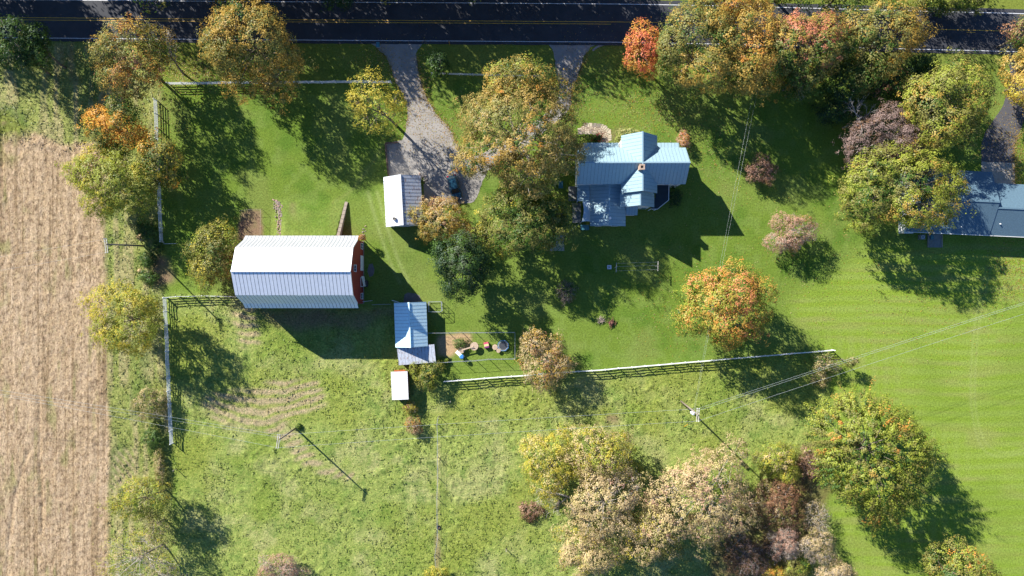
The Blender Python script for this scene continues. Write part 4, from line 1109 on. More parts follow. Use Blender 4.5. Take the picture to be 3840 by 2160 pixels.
def plank_deck(name, label, px0, px1, py0, py1, z, m, along='y', w=.14):
    c = P2((px0+px1)/2, (py0+py1)/2); X2 = (px1-px0)/PPM/2; Y2 = (py1-py0)/PPM/2
    r = empty(name, (*c, 0)); tag(r, label, "deck")
    MB().box(-X2+.05, X2-.05, -Y2+.05, Y2-.05, .0, z-.05).build("joist_frame", M_TIMBER, r)
    n = max(2, int((2*X2 if along == 'y' else 2*Y2)/w))
    base = None
    for i in range(n):
        g = .012
        if along == 'y':
            L = 2*X2/n
            if base is None: base = MB().box(g, L-g, -Y2, Y2, z-.045, z).mesh("plank", m)
            link("plank", base, r, (-X2+i*L, 0, 0))
        else:
            L = 2*Y2/n
            if base is None: base = MB().box(-X2, X2, g, L-g, z-.045, z).mesh("plank", m)
            link("plank", base, r, (0, -Y2+i*L, 0))
plank_deck("side_deck", "small grey plank deck at the left corner of the farmhouse", 2131, 2160, 700, 755, .4, M_DECKWOOD)
plank_deck("side_deck", "grey plank deck beside the shade sail", 2146, 2178, 762, 836, .35, M_DECKWOOD)
t = empty("patio_bench", G(2103, 694, 0)); tag(t, "teal bench half under the trees left of the farmhouse", "bench")
MB().box(-.35, .35, -.62, .62, .40, .46).build("seat", M_TEAL, t)
MB().box(-.42, -.36, -.62, .62, .47, .95).build("backrest", M_TEAL, t)
for sx in (-.3, .26):
    for sy in (-.55, .49): MB().box(sx, sx+.06, sy, sy+.06, 0, .4).build("leg", M_TEAL, t)
t = empty("storage_chest", G(2192, 854, 0)); tag(t, "dark blue storage chest below the shade sail", "chest")
MB().box(-.72, .72, -.42, .42, 0, .62).build("body", M_TEAL, t); MB().box(-.76, .76, -.46, .46, .624, .70).build("lid", M_TEAL, t)
# flagstone path
flag = empty("flagstone_path", G(2240, 500, 0)); tag(flag, "curving tan flagstone path in front of the farmhouse porch", "path", kind="structure")
if True:
    poly = [(2178,474),(2215,471),(2245,474),(2268,484),(2281,504),(2285,532),(2262,532),(2257,509),(2240,498),(2222,494),(2180,495)]
    bed = blob("joint_sand", poly, .010, M_SOIL, .05)
    bed.parent = flag; bed.location = -Vector(flag.location)
    rng = np.random.default_rng(5)
    def quad_pts():
        outer = spline([(2178,474),(2215,471),(2245,474),(2268,484),(2281,504),(2285,532)], 8)
        inner = spline([(2180,495),(2222,494),(2240,498),(2257,509),(2262,532)], 10)
        S_ = []
        for i in range(21):
            t = i/20
            po = outer[int(t*(len(outer)-1))]; pi_ = inner[int(t*(len(inner)-1))]
            nn = 4
            for j in range(nn):
                q = po.lerp(pi_, (j+.5)/nn)
                S_.append((q.x+rng.normal()*1.5, q.y+rng.normal()*1.5))
        return S_
    S_ = [P2(*q) for q in quad_pts()]
    lim = [P2(*q) for q in poly]
    for i, p in enumerate(S_):
        cell = [(p[0]-.6, p[1]-.6), (p[0]+.6, p[1]-.6), (p[0]+.6, p[1]+.6), (p[0]-.6, p[1]+.6)]
        for j, q in enumerate(S_):
            if i == j: continue
            dx, dy = q[0]-p[0], q[1]-p[1]; L = math.hypot(dx, dy)
            if L > 1.6: continue
            m_ = ((p[0]+q[0])/2*dx+(p[1]+q[1])/2*dy)/L-.04
            cell = clip(cell, dx/L, dy/L, m_)
            if len(cell) < 3: break
        if len(cell) >= 3 and .01 < area(cell) < .6:
            cell = [(x-flag.location.x, y-flag.location.y) for x, y in cell]
            MB().prism(cell, .012, .035+random.uniform(0, .012)).build("flagstone", M_FLAG if random.random() < .8 else M_STONE, flag)

# --- neighbour's house
nb_ = empty("neighbour_house", (*P2(3520, 764), 0), math.radians(-2.6))
tag(nb_, "low grey shingled house half hidden by the yellow green maple", "house")
def shingle_roof(parent, x0, x1, ym, half, ev, rg):
    for s in (1, -1):
        mb = MB(); n = int(half/.14*1.05); vs = []; fs = []
        for i in range(n):   # courses, each a small step
            t0, t1 = i/n, (i+1)/n
            ya, yb = ym+s*half*(1-t0), ym+s*half*(1-t1)
            za, zb = ev+(rg-ev)*t0+.022, ev+(rg-ev)*t1+.004
            k = len(vs)
            vs += [(x0, ya, za), (x1, ya, za), (x1, yb, zb), (x0, yb, zb), (x0, ya, za-.03), (x1, ya, za-.03)]
            fs += [(k, k+1, k+2, k+3) if s < 0 else (k, k+3, k+2, k+1), (k, k+4, k+5, k+1) if s < 0 else (k, k+1, k+5, k+4)]
        mb.add(vs, fs); o = mb.build("shingle_slope", M_SHINGLE, parent)
    MB().box(x0, x1, ym-.14, ym+.14, rg-.04, rg+.05).build("ridge_cap", M_SHINGLE, parent)
nA0, nA1 = (3367-3520)/PPM, (3674-3520)/PPM; nB1 = (4030-3520)/PPM
gable_walls(nb_, nA0+.3, nA1-.2, -5.2, 5.2, 2.7, 4.7, 'x', M_SIDING)
shingle_roof(nb_, nA0, nA1, 0, 5.6, 2.75, 5.0)
gable_walls(nb_, nA1-.18, nB1-.3, -5.0, 3.1, 2.65, 4.3, 'x', M_SIDING)
shingle_roof(nb_, nA1+.004, nB1, -.95, 4.6, 2.7, 4.55)
MB().box(nA0-.03, nB1, -5.68, -5.6, 2.66, 2.78).build("gutter", M_WHITE, nb_)
MB().box(nA0-.06, nA0-.005, -5.6, 5.6, 2.60, 2.74).build("fascia", M_WHITE, nb_)
MB().disc(((3562-3520)/PPM, -4.4), .06, 3.0, 3.5, 8).build("vent_pipe", M_WHITE, nb_)
MB().disc(((3700-3520)/PPM, -3.6), .10, 3.2, 3.7, 8).build("vent_pipe", M_WHITE, nb_)
for i in range(4): opening(nb_, "window", (nA0+2.2+i*3.6, -5.2, .9), 1.2, 1.1, 'y-')
opening(nb_, "window", (nA0+.3, 0, .9), 1.2, 1.1, 'x-')
opening(nb_, "door", (nA0+5.3, -5.2, .1), .95, 2.05, 'y-', M_WHITE, M_TEAL)
st = empty("back_stoop", G(3504, 902, 0)); tag(st, "grey concrete stoop slab behind the neighbour's house", "stoop")
MB().box(-1.3, 1.3, -1.25, 1.15, -.05, .18).build("slab", M_DECKWOOD, st)
for sx in (-1.28, 1.2): MB().box(sx, sx+.08, -1.25, 1.15, .182, .34).build("kerb", M_CONC, st)
MB().box(-.85, -.35, .2, .95, .182, .4).build("step", M_TEAL, st)
ac = empty("air_conditioner", G(3451, 890, 0)); tag(ac, "square outdoor air conditioner unit beside the stoop", "air conditioner")
MB().box(-.42, .42, -.42, .42, 0, .8).build("housing", M_DECKWOOD, ac)
MB().disc((0, 0), .34, .802, .82, 16).build("fan_grille", M_GALV, ac); MB().disc((0, 0), .1, .822, .85, 10).build("fan_hub", M_BLACK, ac)
pn = empty("bay_window", G(3382, 866, 0)); tag(pn, "small white framed bay window box at the left end of the neighbour's house", "window")
MB().box(-.75, .75, -.55, .55, .3, 2.0).build("box", M_SIDING, pn); MB().box(-.82, .82, -.62, .62, 2.004, 2.08).build("roof", M_WHITE, pn)
for sx in (-.5, .0, .5): MB().box(sx-.2, sx+.2, -.58, -.552, .7, 1.8).build("pane", M_GLASS, pn)

# ------------------------------------------------------------------ fences
RAILM = MB().box(0, 1, -.02, .02, -.07, .07).mesh("rail", M_VINYL)
POSTM = MB().box(-.065, .065, -.065, .065, -.1, 1.45).add([(-.08,-.08,1.452),(.08,-.08,1.452),(.08,.08,1.452),(-.08,.08,1.452),(0,0,1.53)], [(0,1,4),(1,2,4),(2,3,4),(3,0,4),(3,2,1,0)]).mesh("post", M_VINYL)
def rail_fence(label, pts, rails=(.35, .68, 1.01, 1.34), last_rails=None, miss=()):
    p = [Vector(P2(*q)) for q in pts]
    o = p[0]; root = empty("rail_fence", (o.x, o.y, 0))
    tag(root, label, "fence", "white vinyl rail fences")
    L = [0]
    for a, b in zip(p[:-1], p[1:]): L.append(L[-1]+(b-a).length)
    n = max(1, round(L[-1]/2.44))
    def at(s):
        for i in range(len(p)-1):
            if s <= L[i+1]+1e-6: return p[i].lerp(p[i+1], (s-L[i])/(L[i+1]-L[i]))
        return p[-1]
    Q = [at(L[-1]*i/n)+Vector((random.gauss(0,.03), random.gauss(0,.03))) for i in range(n+1)]
    for i, q in enumerate(Q):
        c = link("post", POSTM, root, (q.x-o.x, q.y-o.y, 0)); c.rotation_euler = (random.gauss(0,.012), random.gauss(0,.012), 0)
    for i in range(n):
        a, b = Q[i], Q[i+1]; d = b-a
        for z in rails:
            if (i, z) in miss: continue
            c = link("rail", RAILM, root, (a.x-o.x, a.y-o.y, z+random.gauss(0,.012)))
            c.scale = (d.length, 1, 1); c.rotation_euler = (0, random.gauss(0,.004), math.atan2(d.y, d.x))
rail_fence("white rail fence along the front lawn below the road", [(640,318),(900,315),(1150,313),(1468,313)])
rail_fence("white rail fence running down the left side of the lawn", [(592,378),(598,530),(606,720),(614,908)])
rail_fence("curving white rail fence from the field corner to the barn", [(628,1116),(700,1111),(775,1109),(860,1111),(960,1116)])
rail_fence("white rail fence down the left edge of the pasture, two rails at its end", [(626,1119),(634,1268),(640,1440),(652,1660)])
rail_fence("long white rail fence between the back lawn and the pasture", [(1668,1428),(1920,1409),(2268,1384),(2576,1357),(2880,1331),(3118,1311)])

# picket fence
pk = empty("picket_fence", (*P2(1620, 278), 0)); tag(pk, "white picket fence in the shade between the two drives", "fence")
a = Vector(P2(1620, 279)); b = Vector(P2(2034, 291)); d = b-a; n = 118
PKM = MB().add([(-.04,-.012,.05),(.04,-.012,.05),(.04,-.012,.95),(0,-.012,1.05),(-.04,-.012,.95),(-.04,.012,.05),(.04,.012,.05),(.04,.012,.95),(0,.012,1.05),(-.04,.012,.95)],
               [(0,1,2,3,4),(9,8,7,6,5),(0,5,6,1),(1,6,7,2),(2,7,8,3),(3,8,9,4),(4,9,5,0)]).mesh("picket", M_VINYL)
ang = math.atan2(d.y, d.x)
for i in range(n):
    q = d*(i/(n-1))
    c = link("picket", PKM, pk, (q.x, q.y, 0)); c.rotation_euler = (0, 0, ang)
nn = 8
for i in range(nn+1):
    q = d*(i/nn)
    MB().box(-.055, .055, -.055, .055, -.1, 1.15).build("post", M_VINYL, pk, (q.x-.04, q.y-.075, 0))
for z in (.3, .75):
    MB().bar((0, -.035, z), (d.x, d.y-.035, z), .04, .09).build("rail", M_VINYL, pk)

# wire play yard fence
yd = empty("wire_fence", (*P2(1606, 1247), 0)); tag(yd, "wire mesh fence on wooden posts around the play yard", "fence")
o = Vector(P2(1606, 1247))
def wp(px, py): q = Vector(P2(px, py)); return (q.x-o.x, q.y-o.y)
top = [(1606,1247),(1634,1247),(1682,1247),(1732,1246),(1782,1246),(1832,1246),(1882,1245),(1931,1245)]
rt = [(1931,1245),(1931,1295),(1931,1343)]
bot = [(1931,1343),(1882,1344),(1832,1345),(1784,1350),(1734,1352),(1682,1355),(1634,1358)]
for q in sorted(set(top+rt+bot)):
    x, y = wp(*q); MB().tube([(x, y, -.1), (x, y, 1.75)], [.055, .05], 7).build("post", M_WOOD, yd)
for path in (top, rt, bot):
    for z, r in ((1.7, .028), (1.2, .010), (.7, .010), (.2, .010)):
        mb = MB()
        mb.tube([(*wp(*q), z) for q in path], r, 4); mb.build("top_wire" if z > 1.6 else "wire", M_GALV, yd)
# pasture wire fence
pw = empty("wire_fence", (*P2(1640, 1550), 0)); tag(pw, "thin wire fence on posts running down the pasture", "fence")
o2 = Vector(P2(1640, 1550)); pts = [(1645,1560),(1640,1588),(1642,1620),(1642,1712),(1643,1790),(1640,1868),(1642,2020),(1632,2078),(1640,2160)]
for (px, py) in pts:
    q = Vector(P2(px, py))-o2
    MB().tube([(q.x, q.y, -.1), (q.x+.03, q.y, 1.25)], [.06, .05], 7).build("post", M_WOOD, pw)
for z in (.5, .85, 1.15):
    MB().tube([(*(Vector(P2(px, py))-o2), z) for px, py in pts], .012, 4).build("wire", M_GALV, pw)
for (px, py, lab, hh) in ((1898, 2058, "short leaning wooden post alone in the pasture", 1.2), (1690, 1503, "wooden post beside the shaded coop wall", 1.2), (662, 1758, "thin stake beside the mown track", 1.3)):
    q = empty("wooden_post", G(px, py)); tag(q, lab, "post")
    MB().tube([(0,0,-.1),(.02,.01,hh)], [.07,.06], 8).build("shaft", M_WOOD, q); MB().disc((.02,.01), .066, hh+.001, hh+.02, 8).build("top_cap", M_ARM, q)

# gates between barn and shed
def tube_gate(label, a, b, hgt=1.25, m=M_GALV):
    A = Vector(P2(*a)); B = Vector(P2(*b)); r = empty("metal_gate", (A.x, A.y, 0)); tag(r, label, "gate"); d = B-A
    for s in (0, 1): MB().tube([(d.x*s, d.y*s, .1), (d.x*s, d.y*s, hgt)], .035, 6).build("upright", m, r)
    for i in range(5):
        z = .2+(hgt-.25)*i/4; MB().tube([(0,0,z),(d.x,d.y,z)], .028, 6).build("rail", m, r)
tube_gate("short white gate beside the barn's lower corner", (1366,1131), (1397,1127), m=M_VINYL)
tube_gate("long pale tube gate between barn and old shed", (1400,1142), (1470,1140))
tube_gate("short white gate at the old shed's upper corner", (1474,1126), (1497,1133), m=M_VINYL)
tube_gate("single pale rail bar beside the end of the left fence", (622,915), (668,914), .9)
# tube pen right of the old shed
tp = empty("tube_pen", (*P2(1610, 1134), 0)); tag(tp, "small galvanised tube pen at the old shed's right corner", "pen")
o3 = Vector(P2(1610,1134)); cs = [Vector(P2(*q))-o3 for q in [(1610,1132),(1658,1131),(1658,1148),(1660,1166),(1652,1169),(1610,1168)]]
for q in cs: MB().tube([(q.x,q.y,0),(q.x,q.y,1.6)], .04, 6).build("upright", M_GALV, tp)
for a, b in zip(cs, cs[1:]+cs[:1]):
    for z in (.2, .9, 1.6): MB().tube([(a.x,a.y,z),(b.x,b.y,z)], .035, 6).build("rail", M_GALV, tp)

# retaining wall, stone drain, timber edges
rw = empty("retaining_wall", (*P2(1285, 820), 0)); tag(rw, "sloping stone topped retaining wall beside the barn bank", "wall")
o4 = Vector(P2(1285,820)); a = Vector(P2(1300,757))-o4; b = Vector(P2(1272,905))-o4; nv = Vector((-(b-a).y, (b-a).x)).normalized()*.22
MB().add([(a.x-nv.x,a.y-nv.y,-.1),(a.x+nv.x,a.y+nv.y,-.1),(b.x+nv.x,b.y+nv.y,-.1),(b.x-nv.x,b.y-nv.y,-.1),
          (a.x-nv.x,a.y-nv.y,.1),(a.x+nv.x,a.y+nv.y,.1),(b.x+nv.x,b.y+nv.y,1.62),(b.x-nv.x,b.y-nv.y,1.62)], [(0,3,2,1),(4,5,6,7),(0,1,5,4),(1,2,6,5),(2,3,7,6),(3,0,4,7)]).build("wall_body", M_CONC, rw)
for i in range(9):
    p0 = a.lerp(b, i/9+.004); p1 = a.lerp(b, (i+1)/9-.004); z0 = .1+1.52*i/9+.04; z1 = .1+1.52*(i+1)/9+.04
    MB().bar((p0.x,p0.y,z0), (p1.x,p1.y,z1), .52, .08).build("coping_stone", M_WOOD, rw)
def stone_mesh(seed, m):
    r = random.Random(seed)
    import bmesh
    bm = bmesh.new(); bmesh.ops.create_icosphere(bm, subdivisions=1, radius=1)
    for v in bm.verts: v.co = v.co*r.uniform(.75, 1.15); v.co.z *= .6
    me = bpy.data.meshes.new("stone"); bm.to_mesh(me); bm.free(); me.materials.append(m); return me
ST = [stone_mesh(i, M_STONE if i % 3 else M_PINKSTONE) for i in range(6)]
sd = empty("stone_drain", (*P2(1050, 815), 0)); tag(sd, "narrow line of loose pale stones leading to the barn", "stones")
o5 = Vector(P2(1050,815)); cl = spline([P2(x,y) for x,y in [(1036,752),(1044,775),(1052,810),(1054,845),(1056,884)]], 10)
for i in range(230):
    p = cl[min(len(cl)-1, int(random.random()*len(cl)))]-o5
    t = (o5.y+p.y); py_ = 1080-t*PPM
    zb = 1.35*(np.clip((py_-745)/145, 0, 1)*np.clip((1920+(p.x+o5.x)*PPM-1015)/60, 0, 1))**1.2
    s = random.uniform(.09, .19)
    c = link("stone", random.choice(ST), sd, (p.x+random.gauss(0,.30), p.y+random.uniform(-.2,.2), zb+s*.2)); c.scale = (s, s*random.uniform(.6,1), s); c.rotation_euler = (0,0,random.uniform(0,6))
cs_ = empty("corner_stones", G(1580, 667)); tag(cs_, "small pile of pale stones at the garage's upper right corner", "stones")
for i in range(22):
    s = random.uniform(.12, .26); c = link("stone", random.choice(ST), cs_, (random.gauss(0,.35), random.gauss(-.1,.45), s*.3)); c.scale = (s,s*.8,s)
bs_ = empty("corner_stones", G(1362, 880)); tag(bs_, "scattered pale stones at the barn's upper right corner", "stones")
for i in range(16):
    s = random.uniform(.10, .2); c = link("stone", random.choice(ST), bs_, (random.gauss(0,.25), random.gauss(.3,.7), s*.3)); c.scale = (s,s*.8,s)
te = empty("timber_edging", (*P2(1445, 538), 0)); tag(te, "brown timber edging around the parking corner of the driveway", "edging")
o6 = Vector(P2(1445,538))
for a_, b_ in (((1447,537),(1470,536)),((1470,536),(1494,534)),((1446,540),(1449,580)),((1449,580),(1453,622)),((1453,622),(1458,664))):
    p0 = Vector(P2(*a_))-o6; p1 = Vector(P2(*b_))-o6; p1 = p1-(p1-p0).normalized()*.03
    for z in (.1, .31): MB().bar((p0.x,p0.y,z),(p1.x,p1.y,z), .18, .2).build("timber", M_TIMBER, te)
# dirt pen posts and cord
dp = empty("garden_cord_fence", (*P2(985, 788), 0)); tag(dp, "cord and thin stakes around the bare soil plot above the barn", "fence")
o7 = Vector(P2(985,788)); ptsg = [(905,791),(945,789),(985,787),(984,838),(983,884)]
for q in ptsg:
    p = Vector(P2(*q))-o7; MB().tube([(p.x,p.y,-.05),(p.x,p.y,1.1)], .025, 5).build("stake", M_WOOD, dp)
MB().tube([(*(Vector(P2(*q))-o7), 1.0) for q in ptsg], .015, 4).build("cord", M_ARM, dp)

# ------------------------------------------------------------------ car
def car():
    r = empty("parked_car", G(1706, 706, .0), math.radians(-90+0)+math.radians(15.0))
    tag(r, "dark teal car parked on the driveway beside the garage", "car")
    # local +x = front
    def loft(secs, m, nm, cap=True):
        vs, fs = [], []
        for (x, w, z0, z1, rd) in secs:
            pr = [(-w, z0), (-w, z1-rd), (-w+rd, z1), (w-rd, z1), (w, z1-rd), (w, z0)]
            vs += [(x, y, z) for y, z in pr]
        for i in range(len(secs)-1):
            for k in range(6):
                a = i*6+k; b = i*6+(k+1) % 6; fs.append((a, b, b+6, a+6))
        if cap: fs.append(tuple(range(6))[::-1]); fs.append(tuple(range(6*(len(secs)-1), 6*len(secs))))
        return MB().add(vs, fs).build(nm, m, r, smooth=False)
    body = loft([(-2.28,.70,.45,.80,.12),(-2.18,.82,.30,.95,.15),(-1.5,.88,.25,1.0,.14),(0,.89,.22,.98,.12),(.9,.89,.22,.95,.12),(1.6,.86,.25,.86,.14),(2.1,.78,.30,.74,.16),(2.28,.60,.42,.62,.10)], M_CAR, "body")
    bv = body.modifiers.new("bevel", 'BEVEL'); bv.width = .05; bv.segments = 2
    cab = loft([(-2.05,.66,.96,1.0,.02),(-1.6,.66,.985,1.36,.14),(-.9,.68,.98,1.46,.16),(0,.68,.98,1.47,.16),(.35,.67,.97,1.42,.15),(1.05,.70,.94,.97,.02)], M_GLASS, "cabin_glass")
    roof = loft([(-1.55,.58,1.37,1.40,.02),(-.9,.60,1.46,1.495,.03),(0,.60,1.47,1.50,.03),(.3,.57,1.43,1.45,.02)], M_CAR, "roof")
    for s in (-1, 1):
        MB().bar((.33, s*.62, 1.42), (1.02, s*.72, .97), .06, .05).build("pillar", M_CAR, r)
        MB().bar((-1.55, s*.62, 1.36), (-2.0, s*.68, 1.0), .08, .05).build("pillar", M_CAR, r)
        MB().bar((-.5, s*.69, .98), (-.5, s*.63, 1.45), .05, .07).build("pillar", M_CAR, r)
        MB().box(.55, .72, *sorted((s*.90, s*1.05)), .93, 1.07).build("mirror", M_CAR, r)
        MB().box(2.02, 2.24, *sorted((s*.48, s*.72)), .60, .74).build("headlight", M_LAMP, r)
        MB().box(-2.30, -2.05, *sorted((s*.56, s*.82)), .72, .98).build("taillight", M_TAIL, r)
        MB().box(-.9, 1.0, *sorted((s*.885, s*.91)), .45, .55).build("side_trim", M_CARTRIM, r)
        for x in (-1.4, 1.4):
            w = MB(); w.tube([(x, s*.72, .32), (x, s*.90, .32)], .32, 16); wo = w.build("wheel", M_BLACK, r)
            MB().tube([(x, s*.905, .32), (x, s*.925, .32)], .20, 12).build("rim", M_RIM, wo)
    MB().box(-2.31, -2.27, -.26, .26, .62, .74).build("number_plate", M_WHITE, r)
    MB().box(2.2, 2.30, -.5, .5, .40, .52).build("grille", M_BLACK, r)
    MB().box(-2.34, -2.20, -.78, .78, .36, .5).build("bumper", M_CARTRIM, r); MB().box(2.16, 2.33, -.66, .66, .26, .38).build("bumper", M_CAR, r)
car()

# ------------------------------------------------------------------ utility poles and lines
def utility_pole(label, base, topi, h, armtop, armbot, armh, transformer=False):
    B = G(*base, 0); T = G(*topi, h)
    r = empty("utility_pole", B); tag(r, label, "utility pole", "wooden utility poles")
    T = T-B
    MB().tube([(0,0,-.2), tuple(T*.5), tuple(T)], [.17,.14,.11], 9).build("pole", M_POLE, r, smooth=True)
    a = G(*armtop, armh)-B; b = G(*armbot, armh)-B
    d = (b-a).normalized(); nrm = Vector((-d.y, d.x, 0))*.16
    ends = []
    for s in (-1, 1):
        MB().bar(a+nrm*s, b+nrm*s, .10, .13).build("crossarm", M_ARM, r)
        for p in (a, b, a.lerp(b, .2)):
            q = p+nrm*s
            MB().disc((q.x, q.y), .06, q.z+.07, q.z+.26, 8, .035).build("insulator", M_CERAM, r)
    for s in (.3, .7):
        MB().bar(a.lerp(b, s)+nrm, Vector((T.x,T.y,0))*.93+Vector((0,0,armh-.8)), .03, .03).build("brace", M_GALV, r)
    if transformer:
        q = T*.78+Vector((-.30,-.22,0))
        tr_ = MB().disc((q.x,q.y), .27, q.z-.45, q.z+.45, 14).build("transformer", M_CERAM, r)
        MB().disc((q.x,q.y), .20, q.z+.452, q.z+.52, 12, .1).build("transformer_lid", M_CERAM, tr_)
        MB().tube([(q.x+.1,q.y+.1,q.z+.45),(q.x+.12,q.y+.12,q.z+.75)], .04, 6).build("bushing", M_CERAM, tr_)
        lp2 = T*.97
        MB().tube([lp2, lp2+Vector((-.3,.35,.15)), lp2+Vector((-.9,.5,.15))], .03, 6).build("lamp_arm", M_GALV, r)
utility_pole("wooden pole leaning at the field edge, upper left of the barn", (540,922), (398,916), 10.8, (396,895), (401,948), 10.5)
utility_pole("wooden pole in the lower pasture left of centre", (1108,1606), (1048,1648), 9.3, (1047,1629), (1040,1680), 9.1)
utility_pole("wooden pole with a white transformer near the pale grove", (2553,1504), (2619,1556), 11.2, (2618,1531), (2616,1580), 10.6, True)
def wire(label, a, b, ha, hb_, sag=.5, r=.014, n=16):
    A = G(*a, ha); B = G(*b, hb_)
    root = A.copy()
    pts = []
    for i in range(n+1):
        t = i/n; p = A.lerp(B, t)-A; p.z -= 4*sag*t*(1-t); pts.append(p)
    o = MB().tube(pts, r, 4).build("power_line", M_WIRE, None, root); tag(o, label, "power line", "overhead power lines")
wire("upper power line between the two pasture poles", (1048,1631), (2617,1533), 9.3, 10.8)
wire("lower power line between the two pasture poles", (1041,1679), (2616,1579), 9.3, 10.8)
wire("upper power line from the middle pole to the left edge", (1047,1631), (-300,1418), 9.3, 9)
wire("second power line from the middle pole to the left edge", (1046,1640), (-300,1434), 8.6, 8.4)
wire("lowest power line from the middle pole to the left edge", (1040,1679), (-300,1430), 9.3, 9)
wire("topmost power line from the transformer pole to the right edge", (2618,1532), (4300,988), 10.8, 10.5)
wire("power line just under the topmost one at the right edge", (2618,1540), (4300,994), 10.2, 10.0)
wire("lowest power line from the transformer pole to the right edge", (2616,1579), (4300,1030), 10.8, 10.5)
wire("left service line from the transformer pole over the orange maple", (2600,1545), (2826,340), 9.6, 9.0, .5, .007)
wire("right service line from the transformer pole over the orange maple", (2604,1545), (2842,336), 9.3, 9.0, .6, .007)
wire("faint upper line from the leaning pole across the field", (396,897), (-300,1010), 10.6, 10, .4, .01)
wire("faint lower line from the leaning pole across the field", (400,946), (-300,1062), 10.6, 10, .4, .01)

# ------------------------------------------------------------------ play yard and garden things
def spool(label, px, py, r, h, m=M_PALEWOOD):
    t = empty("spool_table", G(px, py, h)*1); t.location.z = 0; tag(t, label, "table", "wooden cable spools in the play yard")
    MB().disc((0,0), r, 0, .06, 24).build("base_disc", m, t); MB().disc((0,0), r*.5, .061, h-.061, 16).build("drum", M_WOOD, t)
    n = 7
    for i in range(n):
        x0 = -r+2*r*i/n+.01; x1 = -r+2*r*(i+1)/n-.01
        poly = [(r*math.cos(a*math.pi/18), r*math.sin(a*math.pi/18)) for a in range(36)]
        q = clip(clip(poly, -1, 0, -x0), 1, 0, x1)
        if len(q) > 2: MB().prism(q, h-.06, h).build("top_plank", m, t)
spool("large round cable spool table in the play yard", 1778, 1299, .72, .8)
spool("middle sized cable spool at the left end of the beam", 1731, 1312, .58, .65)
spool("small cable spool left of the trampoline", 1856, 1302, .48, .35)
spool("smallest cable spool below the trampoline's left side", 1869, 1315, .38, .45)
bm_ = empty("balance_beam", G(1754, 1306, .85)); tag(bm_, "long pale plank laid across the two larger spools", "plank")
MB().bar((-1.05,-.32,-.02),(1.0,.32,.03), .22, .05).build("board", M_PALEWOOD, bm_); MB().bar((.55,.0,.06),(1.15,.15,.09), .10, .05).build("cleat", M_WOOD, bm_)
tr = empty("trampoline", G(1887, 1296, .35)); tr.location.z = 0; tag(tr, "small octagonal trampoline with a dark mat", "trampoline")
oc = [(math.cos(math.pi/8+k*math.pi/4), math.sin(math.pi/8+k*math.pi/4)) for k in range(8)]
MB().prism([(x*.80,y*.80) for x,y in oc], .38, .40).build("jump_mat", M_TRAMP, tr)
mb = MB()
mb.tube([(x*1.0,y*1.0,.40) for x,y in oc+oc[:1]], .04, 6, False).build("frame_ring", M_BLUE, tr)
for i in range(8):
    for k in range(3):
        a_, b_ = Vector(oc[i]), Vector(oc[(i+1) % 8]); q = a_.lerp(b_, (k+.5)/3)
        MB().bar((q.x*.8,q.y*.8,.395),(q.x*.98,q.y*.98,.40), .06, .02).build("spring", M_CERAM, tr)
    MB().tube([(oc[i][0]*.98,oc[i][1]*.98,0),(oc[i][0]*.98,oc[i][1]*.98,.4)], .03, 6).build("leg", M_GALV, tr)
tb = empty("toy_box", G(1824, 1294, .3)); tb.location.z = 0; tb.rotation_euler.z = math.radians(12); tag(tb, "pink, cream and purple striped toy box in the play yard", "toy box")
for y0, y1, m in ((.22,.5,M_PINK),(-.2,.218,M_CREAM),(-.5,-.202,M_PURPLE)): MB().box(-.42,.42,y0,y1,.0,.55).build("coloured_block", m, tb)
sl = empty("toddler_slide", G(1727, 1332, .5)); sl.location.z = 0; sl.rotation_euler.z = math.radians(-40); tag(sl, "white toddler slide with a blue canopy", "slide")
MB().disc((.35,0), .42, 1.05, 1.25, 12, .28).build("canopy", M_BLUE, sl)
for sx in (.05,.62):
    for sy in (-.3,.3): MB().box(sx-.04,sx+.04,sy-.04,sy+.04,0,1.05).build("post", M_CERAM, sl)
MB().box(.02,.65,-.32,.32,.5,.56).build("platform", M_CERAM, sl)
MB().bar((.0,0,.55),(-1.0,0,.12), .5, .05).build("chute", M_CERAM, sl)
for s in (-1,1): MB().bar((.0,s*.25,.63),(-1.0,s*.25,.20), .05, .14).build("chute_side", M_CERAM, sl)
# clothesline
cl_ = empty("clothesline", G(2389, 1000, 0)); tag(cl_, "wooden clothesline with two T posts and three lines", "clothesline")
A = G(2311,1003,2.0)-cl_.location; B = G(2467,998,2.0)-cl_.location
for q in (A, B):
    MB().tube([(q.x,q.y,-.1),(q.x,q.y,2.0)], .06, 8).build("post", M_ARM, cl_)
    MB().bar((q.x-.03,q.y-.85,2.06),(q.x+.03,q.y+.85,2.06), .10, .10).build("crossarm", M_ARM, cl_)
for y in (-.6, .15, .72): MB().tube([(A.x,A.y+y,2.12),((A.x+B.x)/2,(A.y+B.y)/2+y,2.05),(B.x,B.y+y,2.12)], .014, 4).build("line", M_WIRE, cl_)
# white pad with a small dark drone on it
pd = empty("landing_pad", G(2284, 1002, 0)); tag(pd, "small square white pad with dark marks left of the clothesline", "pad")
MB().box(-.38,.38,-.36,.36,.30,.36).build("board", M_CERAM, pd)
for sx in (-.3,.26):
    for sy in (-.3,.26): MB().box(sx,sx+.04,sy,sy+.04,0,.3).build("leg", M_WOOD, pd)
dq = empty("quadcopter", G(2284, 1002, .36)); tag(dq, "tiny dark four armed drone resting on the white pad", "drone")
MB().box(-.10,.10,-.05,.05,.03,.10).build("body", M_BLACK, dq)
for k in range(4):
    a = math.radians(45+90*k); e_ = (.2*math.cos(a), .2*math.sin(a), .08)
    MB().bar((.05*math.cos(a),.05*math.sin(a),.06), e_, .03, .02).build("arm", M_BLACK, dq)
    MB().disc((e_[0],e_[1]), .03, .0, .1, 8).build("motor", M_BLACK, dq)
